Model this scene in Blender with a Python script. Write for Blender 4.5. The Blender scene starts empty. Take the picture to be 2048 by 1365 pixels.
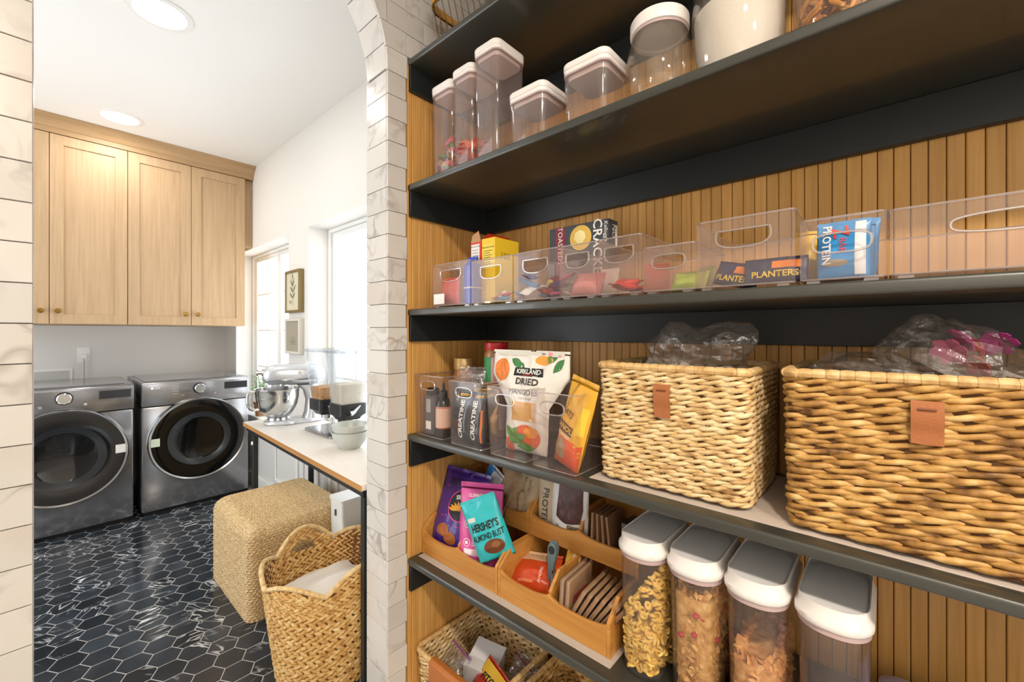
import bpy, bmesh, math, random
from mathutils import Vector, Matrix, noise
rnd = random.Random(7)
SC = bpy.context.scene
COL = SC.collection
PI = math.pi

# ------------------------------------------------------------------ camera
cd = bpy.data.cameras.new('camera'); cam = bpy.data.objects.new('camera', cd); COL.objects.link(cam)
cd.sensor_width = 36.0; cd.lens = 843 / 2048 * 36.0; cd.shift_y = -16.5 / 2048; cd.clip_start = 0.02; cd.clip_end = 60
cam.location = (0, 0, 1.30); cam.rotation_euler = (PI / 2, 0, -math.atan2(0.7456, 0.6664))
SC.camera = cam
# ------------------------------------------------------------------ world
W = bpy.data.worlds.new('world'); SC.world = W; W.use_nodes = True
bg = W.node_tree.nodes['Background']; bg.inputs[0].default_value = (0.93, 0.965, 1.0, 1); bg.inputs[1].default_value = 4.0
# ------------------------------------------------------------------ view
vs = SC.view_settings; vs.view_transform = 'Standard'; vs.look = 'None'; vs.gamma = 1.0; vs.use_curve_mapping = False; vs.exposure = 0.1
cy = SC.cycles; cy.max_bounces = 10; cy.transparent_max_bounces = 32; cy.diffuse_bounces = 5; cy.glossy_bounces = 4
cy.transmission_bounces = 4; cy.caustics_reflective = False; cy.caustics_refractive = False; cy.sample_clamp_indirect = 6.0
cy.use_denoising = True
PANTRY_LAMP_W, LAUNDRY_LAMP_W = 34.0, 4.5

# ================================================================== helpers
class G:
    def __init__(s): s.v = []; s.f = []
    def add(s, vs, fs):
        n = len(s.v); s.v += [tuple(v) for v in vs]; s.f += [tuple(i + n for i in f) for f in fs]; return s
    def box(s, x0, y0, z0, x1, y1, z1):
        return s.add([(x0,y0,z0),(x1,y0,z0),(x1,y1,z0),(x0,y1,z0),(x0,y0,z1),(x1,y0,z1),(x1,y1,z1),(x0,y1,z1)],
                     [(3,2,1,0),(4,5,6,7),(0,1,5,4),(1,2,6,5),(2,3,7,6),(3,0,4,7)])
    def loft(s, loops, cap0=True, cap1=True):
        n = len(loops[0]); vs = [p for l in loops for p in l]; fs = []
        for k in range(len(loops) - 1):
            for i in range(n):
                j = (i + 1) % n; fs.append((k*n+i, k*n+j, (k+1)*n+j, (k+1)*n+i))
        if cap0: fs.append(tuple(reversed(range(n))))
        if cap1: fs.append(tuple(range((len(loops)-1)*n, len(loops)*n)))
        return s.add(vs, fs)
    def tube(s, path, r, n=8, closed=False, caps=True):
        P = [Vector(p) for p in path]; m = len(P); rr = r if hasattr(r, '__len__') else [r] * m
        loops = []; prev = None
        for i in range(m):
            if closed: t = P[(i+1) % m] - P[i-1]
            else: t = P[min(i+1, m-1)] - P[max(i-1, 0)]
            if t.length < 1e-9: t = Vector((0,0,1))
            t.normalize()
            if prev is None:
                a = Vector((0,0,1)) if abs(t.z) < .9 else Vector((1,0,0)); prev = t.cross(a).normalized()
            u = (prev - t * prev.dot(t))
            if u.length < 1e-6: u = t.orthogonal()
            u.normalize(); prev = u; w = t.cross(u)
            loops.append([P[i] + (u*math.cos(2*PI*k/n) + w*math.sin(2*PI*k/n)) * rr[i] for k in range(n)])
        if closed: loops.append(loops[0]); return s.loft(loops, False, False)
        return s.loft(loops, caps, caps)
    def grid(s, nu, nv, fn, wrap=False):
        vs = [fn(i/nu, j/nv) for j in range(nv+1) for i in range(nu+1)]
        fs = [(j*(nu+1)+i, j*(nu+1)+i+1, (j+1)*(nu+1)+i+1, (j+1)*(nu+1)+i) for j in range(nv) for i in range(nu)]
        return s.add(vs, fs)
    def lathe(s, prof, n=32, c=(0,0), cap0=False, cap1=False):
        return s.loft([[(c[0]+r*math.cos(2*PI*k/n), c[1]+r*math.sin(2*PI*k/n), z) for k in range(n)] for r, z in prof], cap0, cap1)
    def ell(s, c, r, nu=12, nv=8, M=None):
        vs = []
        for j in range(nv+1):
            th = PI*j/nv
            for i in range(nu):
                ph = 2*PI*i/nu; p = Vector((r[0]*math.sin(th)*math.cos(ph), r[1]*math.sin(th)*math.sin(ph), r[2]*math.cos(th)))
                if M is not None: p = M @ p
                vs.append(p + Vector(c))
        fs = [(j*nu+i, j*nu+(i+1) % nu, (j+1)*nu+(i+1) % nu, (j+1)*nu+i) for j in range(nv) for i in range(nu)]
        return s.add(vs, fs)
    def prism(s, poly, h0, h1, to3):   # polygon in 2D, extruded between h0 and h1; to3(a, b, h) -> point
        n = len(poly)
        vs = [to3(a, b, h0) for a, b in poly] + [to3(a, b, h1) for a, b in poly]
        return s.add(vs, [tuple(range(n))[::-1], tuple(range(n, 2*n))] + [(i, (i+1) % n, n+(i+1) % n, n+i) for i in range(n)])
    def ring(s, outer, inner, h0, h1, to3):   # plate with a hole; outer/inner same count
        n = len(outer); vs = [to3(a,b,h) for h in (h0,h1) for L in (outer, inner) for a, b in L]; fs = []
        for i in range(n):
            j = (i+1) % n
            fs += [(i, j, n+j, n+i), (2*n+i, 3*n+i, 3*n+j, 2*n+j), (i, 2*n+i, 2*n+j, j), (n+i, n+j, 3*n+j, 3*n+i)]
        return s.add(vs, fs)
    def xf(s, M):
        s.v = [tuple(M @ Vector(p)) for p in s.v]; return s
    def merge(s, g): return s.add(g.v, g.f)

def rrect(w, d, r, n=5, z=0.0, c=(0,0)):
    r = max(1e-4, min(r, w/2-1e-5, d/2-1e-5)); out = []
    for sx, sy, a0 in ((1,1,0),(-1,1,PI/2),(-1,-1,PI),(1,-1,1.5*PI)):
        for k in range(n+1):
            a = a0 + PI/2*k/n
            out.append((c[0]+sx*(w/2-r)+r*math.cos(a), c[1]+sy*(d/2-r)+r*math.sin(a), z))
    return out

def circ(r, n=24, c=(0,0)): return [(c[0]+r*math.cos(2*PI*k/n), c[1]+r*math.sin(2*PI*k/n)) for k in range(n)]

def mesh_of(g, mat, bevel=0, seg=2, smooth=True, angle=38, fix=True):
    me = bpy.data.meshes.new('m'); me.from_pydata(g.v, [], g.f)
    if fix or bevel:
        bm = bmesh.new(); bm.from_mesh(me)
        if fix: bmesh.ops.recalc_face_normals(bm, faces=bm.faces)
        if bevel:
            es = [e for e in bm.edges if len(e.link_faces) == 2 and e.calc_face_angle(0) > .6]
            bmesh.ops.bevel(bm, geom=es, offset=bevel, segments=seg, affect='EDGES', profile=.5, clamp_overlap=True)
        bm.to_mesh(me); bm.free()
    me.materials.append(mat)
    if smooth:
        me.polygons.foreach_set('use_smooth', [True]*len(me.polygons)); me.set_sharp_from_angle(angle=math.radians(angle))
    return me

def obj(name, me, parent=None, loc=(0,0,0), rot=(0,0,0)):
    o = bpy.data.objects.new(name, me); COL.objects.link(o); o.location = loc; o.rotation_euler = rot
    if parent is not None: o.parent = parent
    if me is not None and me.name.startswith('m'): me.name = name
    return o
def part(name, g, mat, parent, loc=(0,0,0), rot=(0,0,0), label=None, **k):
    o = obj(name, mesh_of(g, mat, **k), parent, loc, rot)
    if label: o['label'] = label
    return o
def tag(o, label, cat, group=None):
    o['label'] = label; o['category'] = cat
    if group: o['group'] = group
    return o
def thing(name, label, cat, loc=(0,0,0), rz=0, group=None, rot=None):
    o = bpy.data.objects.new(name, None); COL.objects.link(o); o.location = loc
    o.rotation_euler = rot if rot else (0,0,rz); o.empty_display_size = .05
    return tag(o, label, cat, group)
def single(name, label, cat, g, mat, loc=(0,0,0), rot=(0,0,0), group=None, **k):
    o = obj(name, mesh_of(g, mat, **k), None, loc, rot); return tag(o, label, cat, group)
def struct(name, g, mat, parent=None, **k):
    o = obj(name, mesh_of(g, mat, **k), parent)
    if parent is None: o['kind'] = 'structure'
    return o
def copy_tree(o, parent=None):
    c = o.copy(); COL.objects.link(c); c.parent = parent
    for ch in list(o.children): copy_tree(ch, c)
    return c

# ---------------------------------------------------------------- materials
MATS = {}
def nt(name):
    m = bpy.data.materials.new(name); m.use_nodes = True; t = m.node_tree; MATS[name] = m
    return m, t, t.nodes, t.links, t.nodes['Principled BSDF']
def c4(c): return (*c[:3], 1)
def srgb(h):
    h = h.lstrip('#'); v = [int(h[i:i+2], 16)/255 for i in (0,2,4)]
    return tuple(x/12.92 if x <= .04045 else ((x+.055)/1.055)**2.4 for x in v)
def plain(name, col, rough=.5, metal=0, spec=.5, coat=0, bump=0, bscale=60, var=0, emit=None):
    if name in MATS: return MATS[name]
    if isinstance(col, str): col = srgb(col)
    m, t, N, L, b = nt(name)
    b.inputs['Base Color'].default_value = c4(col); b.inputs['Roughness'].default_value = rough
    b.inputs['Metallic'].default_value = metal; b.inputs['Specular IOR Level'].default_value = spec; b.inputs['Coat Weight'].default_value = coat
    if bump or var:
        tc = N.new('ShaderNodeTexCoord'); no = N.new('ShaderNodeTexNoise'); no.inputs['Scale'].default_value = bscale; no.inputs['Detail'].default_value = 4
        L.new(tc.outputs['Object'], no.inputs['Vector'])
        if bump:
            bp = N.new('ShaderNodeBump'); bp.inputs['Strength'].default_value = bump; bp.inputs['Distance'].default_value = .004
            L.new(no.outputs['Fac'], bp.inputs['Height']); L.new(bp.outputs['Normal'], b.inputs['Normal'])
        if var:
            hs = N.new('ShaderNodeHueSaturation'); mr = N.new('ShaderNodeMapRange'); mr.inputs['To Min'].default_value = 1-var; mr.inputs['To Max'].default_value = 1+var
            mr.inputs['From Min'].default_value = .3; mr.inputs['From Max'].default_value = .7
            L.new(no.outputs['Fac'], mr.inputs[0]); L.new(mr.outputs[0], hs.inputs['Value']); hs.inputs['Color'].default_value = c4(col); L.new(hs.outputs[0], b.inputs['Base Color'])
    if emit:
        b.inputs['Emission Color'].default_value = c4(emit[0]); b.inputs['Emission Strength'].default_value = emit[1]
    return m
def wood(name, a, b_, axis='Z', rough=.45, scale=1.0, rand=.12):
    a, b_ = srgb(a), srgb(b_); m, t, N, L, b = nt(name)
    tc = N.new('ShaderNodeTexCoord'); oi = N.new('ShaderNodeObjectInfo'); mp = N.new('ShaderNodeMapping'); ad = N.new('ShaderNodeVectorMath'); ad.operation = 'ADD'
    mu = N.new('ShaderNodeMath'); mu.operation = 'MULTIPLY'; mu.inputs[1].default_value = 37.0
    L.new(oi.outputs['Random'], mu.inputs[0]); L.new(tc.outputs['Object'], ad.inputs[0]); L.new(mu.outputs[0], ad.inputs[1])
    s = [70*scale]*3; s['XYZ'.index(axis)] = 3.0*scale; mp.inputs['Scale'].default_value = s
    L.new(ad.outputs[0], mp.inputs['Vector'])
    n1 = N.new('ShaderNodeTexNoise'); n1.inputs['Scale'].default_value = 1.0; n1.inputs['Detail'].default_value = 5; n1.inputs['Roughness'].default_value = .6; n1.inputs['Distortion'].default_value = .4
    L.new(mp.outputs[0], n1.inputs['Vector'])
    cr = N.new('ShaderNodeValToRGB'); cr.color_ramp.elements[0].position = .3; cr.color_ramp.elements[1].position = .72
    cr.color_ramp.elements[0].color = c4(a); cr.color_ramp.elements[1].color = c4(b_); L.new(n1.outputs['Fac'], cr.inputs[0])
    hs = N.new('ShaderNodeHueSaturation'); mr = N.new('ShaderNodeMapRange'); mr.inputs['To Min'].default_value = 1-rand; mr.inputs['To Max'].default_value = 1+rand
    L.new(oi.outputs['Random'], mr.inputs[0]); L.new(mr.outputs[0], hs.inputs['Value']); L.new(cr.outputs[0], hs.inputs['Color']); L.new(hs.outputs[0], b.inputs['Base Color'])
    b.inputs['Roughness'].default_value = rough
    bp = N.new('ShaderNodeBump'); bp.inputs['Strength'].default_value = .12; bp.inputs['Distance'].default_value = .002; L.new(n1.outputs['Fac'], bp.inputs['Height']); L.new(bp.outputs[0], b.inputs['Normal'])
    return m
def marble(name, base, vein, vein2, scale=6, rough=.25, lo=.0, hi=.06, rand=.06, stretch=(1,1,1), gate0=.47):
    m, t, N, L, b = nt(name)
    tc = N.new('ShaderNodeTexCoord'); oi = N.new('ShaderNodeObjectInfo'); ad = N.new('ShaderNodeVectorMath'); ad.operation = 'ADD'
    mu = N.new('ShaderNodeMath'); mu.operation = 'MULTIPLY'; mu.inputs[1].default_value = 53.0; L.new(oi.outputs['Random'], mu.inputs[0])
    L.new(tc.outputs['Object'], ad.inputs[0]); L.new(mu.outputs[0], ad.inputs[1])
    mp = N.new('ShaderNodeMapping'); mp.inputs['Scale'].default_value = stretch; L.new(ad.outputs[0], mp.inputs['Vector'])
    n1 = N.new('ShaderNodeTexNoise'); n1.inputs['Scale'].default_value = scale; n1.inputs['Detail'].default_value = 3; n1.inputs['Distortion'].default_value = 1.2 if stretch == (1,1,1) else .35; L.new(mp.outputs[0], n1.inputs['Vector'])
    sb = N.new('ShaderNodeMath'); sb.operation = 'SUBTRACT'; sb.inputs[1].default_value = .5; L.new(n1.outputs['Fac'], sb.inputs[0])
    ab = N.new('ShaderNodeMath'); ab.operation = 'ABSOLUTE'; L.new(sb.outputs[0], ab.inputs[0])
    n2 = N.new('ShaderNodeTexNoise'); n2.inputs['Scale'].default_value = scale*.6; n2.inputs['Detail'].default_value = 2; L.new(ad.outputs[0], n2.inputs['Vector'])
    mr = N.new('ShaderNodeMapRange'); mr.inputs['From Min'].default_value = lo; mr.inputs['From Max'].default_value = hi; mr.inputs['To Min'].default_value = 1; mr.inputs['To Max'].default_value = 0
    L.new(ab.outputs[0], mr.inputs[0])
    gate = N.new('ShaderNodeMapRange'); gate.inputs['From Min'].default_value = gate0; gate.inputs['From Max'].default_value = .66; L.new(n2.outputs['Fac'], gate.inputs[0])
    ml = N.new('ShaderNodeMath'); ml.operation = 'MULTIPLY'; ml.use_clamp = True; L.new(mr.outputs[0], ml.inputs[0]); L.new(gate.outputs[0], ml.inputs[1])
    mx = N.new('ShaderNodeMix'); mx.data_type = 'RGBA'; mx.inputs['A'].default_value = c4(srgb(base)); mx.inputs['B'].default_value = c4(srgb(vein)); L.new(ml.outputs[0], mx.inputs['Factor'])
    n3 = N.new('ShaderNodeTexNoise'); n3.inputs['Scale'].default_value = scale*.5; L.new(ad.outputs[0], n3.inputs['Vector'])
    g3 = N.new('ShaderNodeMapRange'); g3.inputs['From Min'].default_value = .52; g3.inputs['From Max'].default_value = .75; g3.inputs['To Max'].default_value = .55; L.new(n3.outputs['Fac'], g3.inputs[0])
    mx2 = N.new('ShaderNodeMix'); mx2.data_type = 'RGBA'; L.new(mx.outputs['Result'], mx2.inputs['A']); mx2.inputs['B'].default_value = c4(srgb(vein2)); L.new(g3.outputs[0], mx2.inputs['Factor'])
    hs = N.new('ShaderNodeHueSaturation'); m2 = N.new('ShaderNodeMapRange'); m2.inputs['To Min'].default_value = 1-rand; m2.inputs['To Max'].default_value = 1+rand
    L.new(oi.outputs['Random'], m2.inputs[0]); L.new(m2.outputs[0], hs.inputs['Value']); L.new(mx2.outputs['Result'], hs.inputs['Color']); L.new(hs.outputs[0], b.inputs['Base Color'])
    b.inputs['Roughness'].default_value = rough
    return m
def clear(name, tint, milk=.05, milkcol=(.9,.85,.85), rough=.04, base=.03, bump=0):
    m, t, N, L, b = nt(name); N.remove(b); out = N['Material Output']
    tr = N.new('ShaderNodeBsdfTransparent'); tr.inputs[0].default_value = c4(tint)
    df = N.new('ShaderNodeBsdfDiffuse'); df.inputs[0].default_value = c4(milkcol)
    gl = N.new('ShaderNodeBsdfGlossy'); gl.inputs['Roughness'].default_value = rough
    lw = N.new('ShaderNodeLayerWeight'); lw.inputs[0].default_value = .5
    pw = N.new('ShaderNodeMath'); pw.operation = 'POWER'; pw.inputs[1].default_value = 4.0; L.new(lw.outputs['Facing'], pw.inputs[0])
    fr = N.new('ShaderNodeMath'); fr.operation = 'MULTIPLY'; fr.inputs[1].default_value = .55; L.new(pw.outputs[0], fr.inputs[0])
    m1 = N.new('ShaderNodeMixShader'); m1.inputs[0].default_value = milk; L.new(tr.outputs[0], m1.inputs[1]); L.new(df.outputs[0], m1.inputs[2])
    ad = N.new('ShaderNodeMath'); ad.operation = 'ADD'; ad.inputs[1].default_value = base; ad.use_clamp = True; L.new(fr.outputs[0], ad.inputs[0])
    m2 = N.new('ShaderNodeMixShader'); L.new(ad.outputs[0], m2.inputs[0]); L.new(m1.outputs[0], m2.inputs[1]); L.new(gl.outputs[0], m2.inputs[2]); L.new(m2.outputs[0], out.inputs[0])
    if bump:
        tc = N.new('ShaderNodeTexCoord'); no = N.new('ShaderNodeTexNoise'); no.inputs['Scale'].default_value = 30; no.inputs['Detail'].default_value = 3; L.new(tc.outputs['Object'], no.inputs['Vector'])
        bp = N.new('ShaderNodeBump'); bp.inputs['Strength'].default_value = bump; bp.inputs['Distance'].default_value = .01; L.new(no.outputs['Fac'], bp.inputs['Height'])
        L.new(bp.outputs[0], gl.inputs['Normal']); L.new(bp.outputs[0], lw.inputs['Normal'])
    return m
def fibre(name, cols, scale=45, rough=.6, stretch=(1,1,1)):
    m, t, N, L, b = nt(name)
    tc = N.new('ShaderNodeTexCoord'); oi = N.new('ShaderNodeObjectInfo'); ad = N.new('ShaderNodeVectorMath'); ad.operation = 'ADD'
    mu = N.new('ShaderNodeMath'); mu.operation = 'MULTIPLY'; mu.inputs[1].default_value = 31.0; L.new(oi.outputs['Random'], mu.inputs[0])
    L.new(tc.outputs['Object'], ad.inputs[0]); L.new(mu.outputs[0], ad.inputs[1])
    mp = N.new('ShaderNodeMapping'); mp.inputs['Scale'].default_value = stretch; L.new(ad.outputs[0], mp.inputs['Vector'])
    no = N.new('ShaderNodeTexNoise'); no.inputs['Scale'].default_value = scale; no.inputs['Detail'].default_value = 4; L.new(mp.outputs[0], no.inputs['Vector'])
    cr = N.new('ShaderNodeValToRGB'); e = cr.color_ramp.elements
    pos = [.28 + .44*i/(len(cols)-1) for i in range(len(cols))]
    e[0].position = pos[0]; e[0].color = c4(srgb(cols[0])); e[1].position = pos[-1]; e[1].color = c4(srgb(cols[-1]))
    for p, c in list(zip(pos, cols))[1:-1]: q = e.new(p); q.color = c4(srgb(c))
    L.new(no.outputs['Fac'], cr.inputs[0]); L.new(cr.outputs[0], b.inputs['Base Color']); b.inputs['Roughness'].default_value = rough
    n2 = N.new('ShaderNodeTexNoise'); n2.inputs['Scale'].default_value = scale*6; L.new(mp.outputs[0], n2.inputs['Vector'])
    bp = N.new('ShaderNodeBump'); bp.inputs['Strength'].default_value = .25; bp.inputs['Distance'].default_value = .002; L.new(n2.outputs['Fac'], bp.inputs['Height']); L.new(bp.outputs[0], b.inputs['Normal'])
    return m

M_wall = plain('wall_paint', '#dfdcd6', .8, bump=.05, bscale=250)
M_white = plain('white_trim', '#efefec', .4)
M_slat = wood('oak_slat', '#c08c45', '#d9a861', 'Z', .5, 1.0, .10)
M_black = plain('black_paint', '#1d2122', .42, bump=.04, bscale=300)
M_shelf = plain('charcoal_green_paint', '#34352f', .36, spec=.8, coat=.35, bump=.03, bscale=300)
M_tile = marble('marble_tile', '#d4d0ca', '#a8a098', '#cabdb1', 7, .28)
M_grout = plain('grout', '#9a9189', .9)
M_hex = marble('black_marble_hex', '#2b3137', '#f0f0f0', '#4a525a', 5.0, .13, 0, .024, .3, (1, 4.0, 1), .50)
M_fgrout = plain('floor_grout', '#b3b0ac', .8)
M_cab = wood('pale_oak', '#b3946f', '#c4a581', 'Z', .5, .9, .03)
M_crown = wood('pale_oak_h', '#a98860', '#bd9b72', 'X', .5, .9, .03)
M_brass = plain('brass', '#b08a45', .3, 1)
M_bamboo = wood('bamboo', '#b87a35', '#d69c50', 'Y', .4, .6, .05)
M_clear = clear('clear_plastic', (.97,.95,.945), .042, (.95,.84,.82), .06, .02)
M_edge = clear('clear_plastic_edge', (.9,.87,.86), .16, (.95,.84,.82), .05, .22)
M_pop = clear('clear_acrylic', (.97,.95,.94), .024, (.95,.84,.8), .05, .03)
M_glass = clear('jar_glass', (.95,.935,.91), .03, (.9,.85,.8), .03, .04)
M_pane = clear('window_glass', (.99,.99,.99), 0, (.9,.9,.9), .01, 0)
M_film = clear('plastic_film', (.955,.945,.94), .07, (.88,.82,.81), .10, .12, .9)
M_lid = plain('white_lid_plastic', '#efeae6', .3)
M_gasket = plain('mauve_gasket', '#bda5a4', .5)
M_dark = plain('dark_plastic', '#17181a', .4)
M_steel = plain('polished_steel', '#c8c8c6', .16, 1)
M_chrome = plain('chrome', '#d5d5d5', .08, 1)
M_silver = plain('silver_paint', '#cfd2d6', .25, .45, coat=.4)
M_graph = plain('graphite_steel', '#98989a', .17, .75)
M_paper = plain('paper_white', '#e9e6df', .7)
M_leather = plain('tan_leather', '#a8663a', .6, bump=.2, bscale=220)
M_ink = plain('black_ink', '#141312', .6)
M_wht = plain('white_ink', '#f2f0ec', .6)
def ink(h): return plain('ink_' + h.strip('#'), h, .45)

# ================================================================== setting
XF, XB, YW, YR = .846, 1.236, 1.24, 1.375         # shelf front, pantry back, arch wall face, arch wall rear
XJ0, XJ1 = -.0092, .768                           # arch jambs
AC, AR, AZ = (XJ0+XJ1)/2, (XJ1-XJ0)/2, 2.185      # arch centre, radius, springing
XR, YB, HC = 1.20, 4.84, 2.69                     # laundry right wall, back wall, ceiling
PY = lambda a, b, h: (a, h, b)
PX = lambda a, b, h: (h, a, b)

# floor with hexagon tiles
fl = struct('floor', G().box(-1.62, -2.3, -.1, 1.46, 4.96, -.0003), M_fgrout)
S = .0575; tilepts = [(math.cos(PI/3*k)*(S-.0016), math.sin(PI/3*k)*(S-.0016)) for k in range(6)]
g = G(); lo = [(a, b) for a, b in tilepts]; hi = [(a*.99, b*.99) for a, b in tilepts]
g.loft([[(a, b, -.012) for a, b in lo], [(a, b, -.0005) for a, b in lo], [(a, b, 0) for a, b in hi]])
hexme = mesh_of(g, M_hex, smooth=False); hexme.name = 'tile'
cells = []
for i in range(-8, 12):
    for j in range(-16, 34):
        x = .5055 + i*1.5*S; y = 1.9643 + j*.0996 + (.0498 if i % 2 else 0)
        if -.30 < x < 1.16 and 1.40 < y < 4.78: cells.append((x, y))
def hexvis(c):
    x, y = c; D = x*.7456+y*.6664; u = 1024+843*(x*.6664-y*.7456)/D; v = 666+843*1.3/D
    return 50 < u < 760 and 1000 < v < 1420 and y < 3.98 and x < 1.02
vis = sorted([c for c in cells if hexvis(c)], key=lambda c: c[0]**2+c[1]**2)
own = set(vis[:300])
for c in vis[:300]:
    o = obj('tile', hexme, fl, (c[0], c[1], 0)); o.rotation_euler.z = rnd.choice([0, PI/3, 2*PI/3, PI, -PI/3])
rest = G()
for c in cells:
    if c in own: continue
    rest.add([(p[0]+c[0], p[1]+c[1], p[2]) for p in g.v], g.f)
o = part('tile_field', rest, M_hex, fl, smooth=False); o['kind'] = 'stuff'

# ceiling, outer walls of the laundry
struct('ceiling', G().box(-1.62, -2.3, HC, 1.46, 4.96, HC+.1), plain('ceiling_paint', '#f2f1ee', .85, bump=.06, bscale=180))
struct('wall_opposite', G().box(-1.30, -2.3, 0, -1.2, YW+.01, HC), M_wall)
g = G(); g.box(-1.2, -2.3, 0, -1.0, -2.2, HC); g.box(-.1, -2.3, 0, 1.46, -2.2, HC); g.box(-1.0, -2.3, 2.0, -.1, -2.2, HC); g.box(-1.0, -2.3, 0, -.1, -2.2, .95)
struct('wall_entry', g, M_wall)
struct('wall_rear', G().box(-1.6, YB, 0, 1.46, YB+.12, HC), M_wall)
g = G(); g.box(-1.62, YR, 0, -1.5, 1.8, HC); g.box(-1.62, 3.9, 0, -1.5, YB, HC); g.box(-1.62, 1.8, 2.35, -1.5, 3.9, HC); g.box(-1.62, 1.8, 0, -1.5, 3.9, .25)  # opening added in this unseen wall to bring more daylight into the laundry
struct('wall_left', g, M_wall)
# right wall with two deep window recesses
ZS, ZT, RD = .58, 2.015, .15
W1, W2 = (1.62, 2.905), (3.245, 4.475)
g = G()
XO = XR + .26
g.box(XR, YR, 0, XO, YB, ZS); g.box(XR, YR, ZT, XO, YB, HC)
for a, b in ((YR, W1[0]), (W1[1], W2[0]), (W2[1], YB)): g.box(XR, a, ZS, XO, b, ZT)
struct('wall_right', g, M_wall)
# wainscot on the wall below the windows
k = 0
for a, b in ((1.55, 2.0), (2.06, 2.5), (2.56, 3.0), (3.06, 3.5)):
    gg = G().ring([(a,.16),(b,.16),(b,.52),(a,.52)], [(a+.03,.19),(b-.03,.19),(b-.03,.49),(a+.03,.49)], XR, XR-.014, PX)
    k += 1; struct('trim_%d' % k, gg, M_white, bevel=.004)
struct('baseboard_right', G().box(XR-.014, YR+.01, 0, XR, YB, .12), M_white, bevel=.003)
struct('baseboard_rear', G().box(-1.5, YB-.014, 0, XR-.015, YB, .12), M_white, bevel=.003)
def window(n, y0, y1, stiles, munt_y):
    x0 = XR + RD; fr = G()
    fr.ring([(y0,ZS),(y1,ZS),(y1,ZT),(y0,ZT)], [(y0+.022,ZS+.03),(y1-.022,ZS+.03),(y1-.022,ZT-.022),(y0+.022,ZT-.022)], x0-.02, x0+.06, PX)
    w = struct('window_%d' % n, fr, M_white, bevel=.004)
    for a, b in stiles:
        s = G().ring([(a,ZS+.032),(b,ZS+.032),(b,ZT-.024),(a,ZT-.024)], [(a+.035,ZS+.075),(b-.035,ZS+.075),(b-.035,ZT-.06),(a+.035,ZT-.06)], x0, x0+.04, PX)
        sa = struct('sash', s, M_white, w, bevel=.004)
        ys = [a+.035] + [m for m in munt_y if a+.05 < m < b-.05] + [b-.035]; zs = [ZS+.075, .99, 1.322, 1.65, ZT-.06]
        for m in ys[1:-1]: struct('muntin', G().box(x0+.01, m-.007, zs[0], x0+.028, m+.007, zs[-1]), M_white, sa, bevel=.003)
        for z in zs[1:-1]: struct('muntin', G().box(x0+.011, ys[0], z-.007, x0+.027, ys[-1], z+.007), M_white, sa, bevel=.003)
        for i in range(len(ys)-1):
            for j in range(4):
                struct('pane', G().box(x0+.0185, ys[i], zs[j], x0+.0205, ys[i+1], zs[j+1]), M_pane, sa, smooth=False)
    struct('window_sill', G().box(XR-.0, y0, ZS-.001, x0, y1, ZS+.014), M_white, w, bevel=.003)
    return w
window(1, W1[0], W1[1], [(W1[0]+.03, W1[0]+.64), (W1[0]+.655, W1[1]-.03)], [1.95, 2.28, 2.575])
window(2, W2[0], W2[1], [(W2[0]+.03, W2[0]+.61), (W2[0]+.62, W2[1]-.03)], [3.55, 4.16])

# arch wall: body, jamb, soffit and face tiles
g = G(); y0, y1 = YW+.01, YR-.001
g.box(-1.62, y0, 0, XJ0-.01, y1, HC); g.box(XJ1+.01, y0, 0, 1.46, y1, HC)
n = 28; R = AR+.01
pts = [(AC-R*math.cos(PI*i/n), AZ+R*math.sin(PI*i/n)) for i in range(n+1)]
for i in range(n):
    a, b = pts[i], pts[i+1]
    g.prism([a, b, (b[0], HC), (a[0], HC)], y0, y1, PY)
aw = struct('wall_arch', g, M_grout, smooth=False)
ROW, TJ = .078, .0009
zrows = [1.708 + ROW*k for k in range(-22, 13)]
def archx(z): return AR if z <= AZ else (math.sqrt(max(0, AR*AR-(z-AZ)**2)) if z < AZ+AR else -1)
TB = {}
def face_tile(x0, x1, z0, z1):
    x0, x1, z0, z1 = x0+TJ, x1-TJ, max(z0+TJ, .0), min(z1-TJ, HC-.001)
    if x1-x0 < .006 or z1-z0 < .006: return
    cxm, czm = (x0+x1)/2, (z0+z1)/2
    key = (round(x1-x0, 4), round(z1-z0, 4)); cut = z1 > AZ and abs(cxm-AC) < AR+.1
    if not cut:
        if key not in TB:
            w, h = (x1-x0)/2, (z1-z0)/2
            TB[key] = mesh_of(G().box(-w, 0, -h, w, .0099, h), M_tile, bevel=.0009, seg=1, smooth=False)
        obj('tile', TB[key], aw, (cxm, YW, czm)); return
    side = 1 if cxm > AC else -1; L, Rr = [], []
    for i in range(9):
        z = z0 + (z1-z0)*i/8; ax = archx(z)
        a, b = (x0, x1) if side > 0 else (-x1+2*AC, -x0+2*AC)
        lim = AC + ax + .0005 if ax >= 0 else -9
        a2 = max(a, lim)
        if a2 < b - .002: L.append((a2, z)); Rr.append((b, z))
    if len(L) < 2: return
    poly = L + Rr[::-1]; poly = [(p if side > 0 else 2*AC-p, q) for p, q in poly]
    obj('tile', mesh_of(G().prism([(p-cxm, q-czm) for p, q in poly], 0, .0099, PY), M_tile, smooth=False), aw, (cxm, YW, czm))
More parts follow.
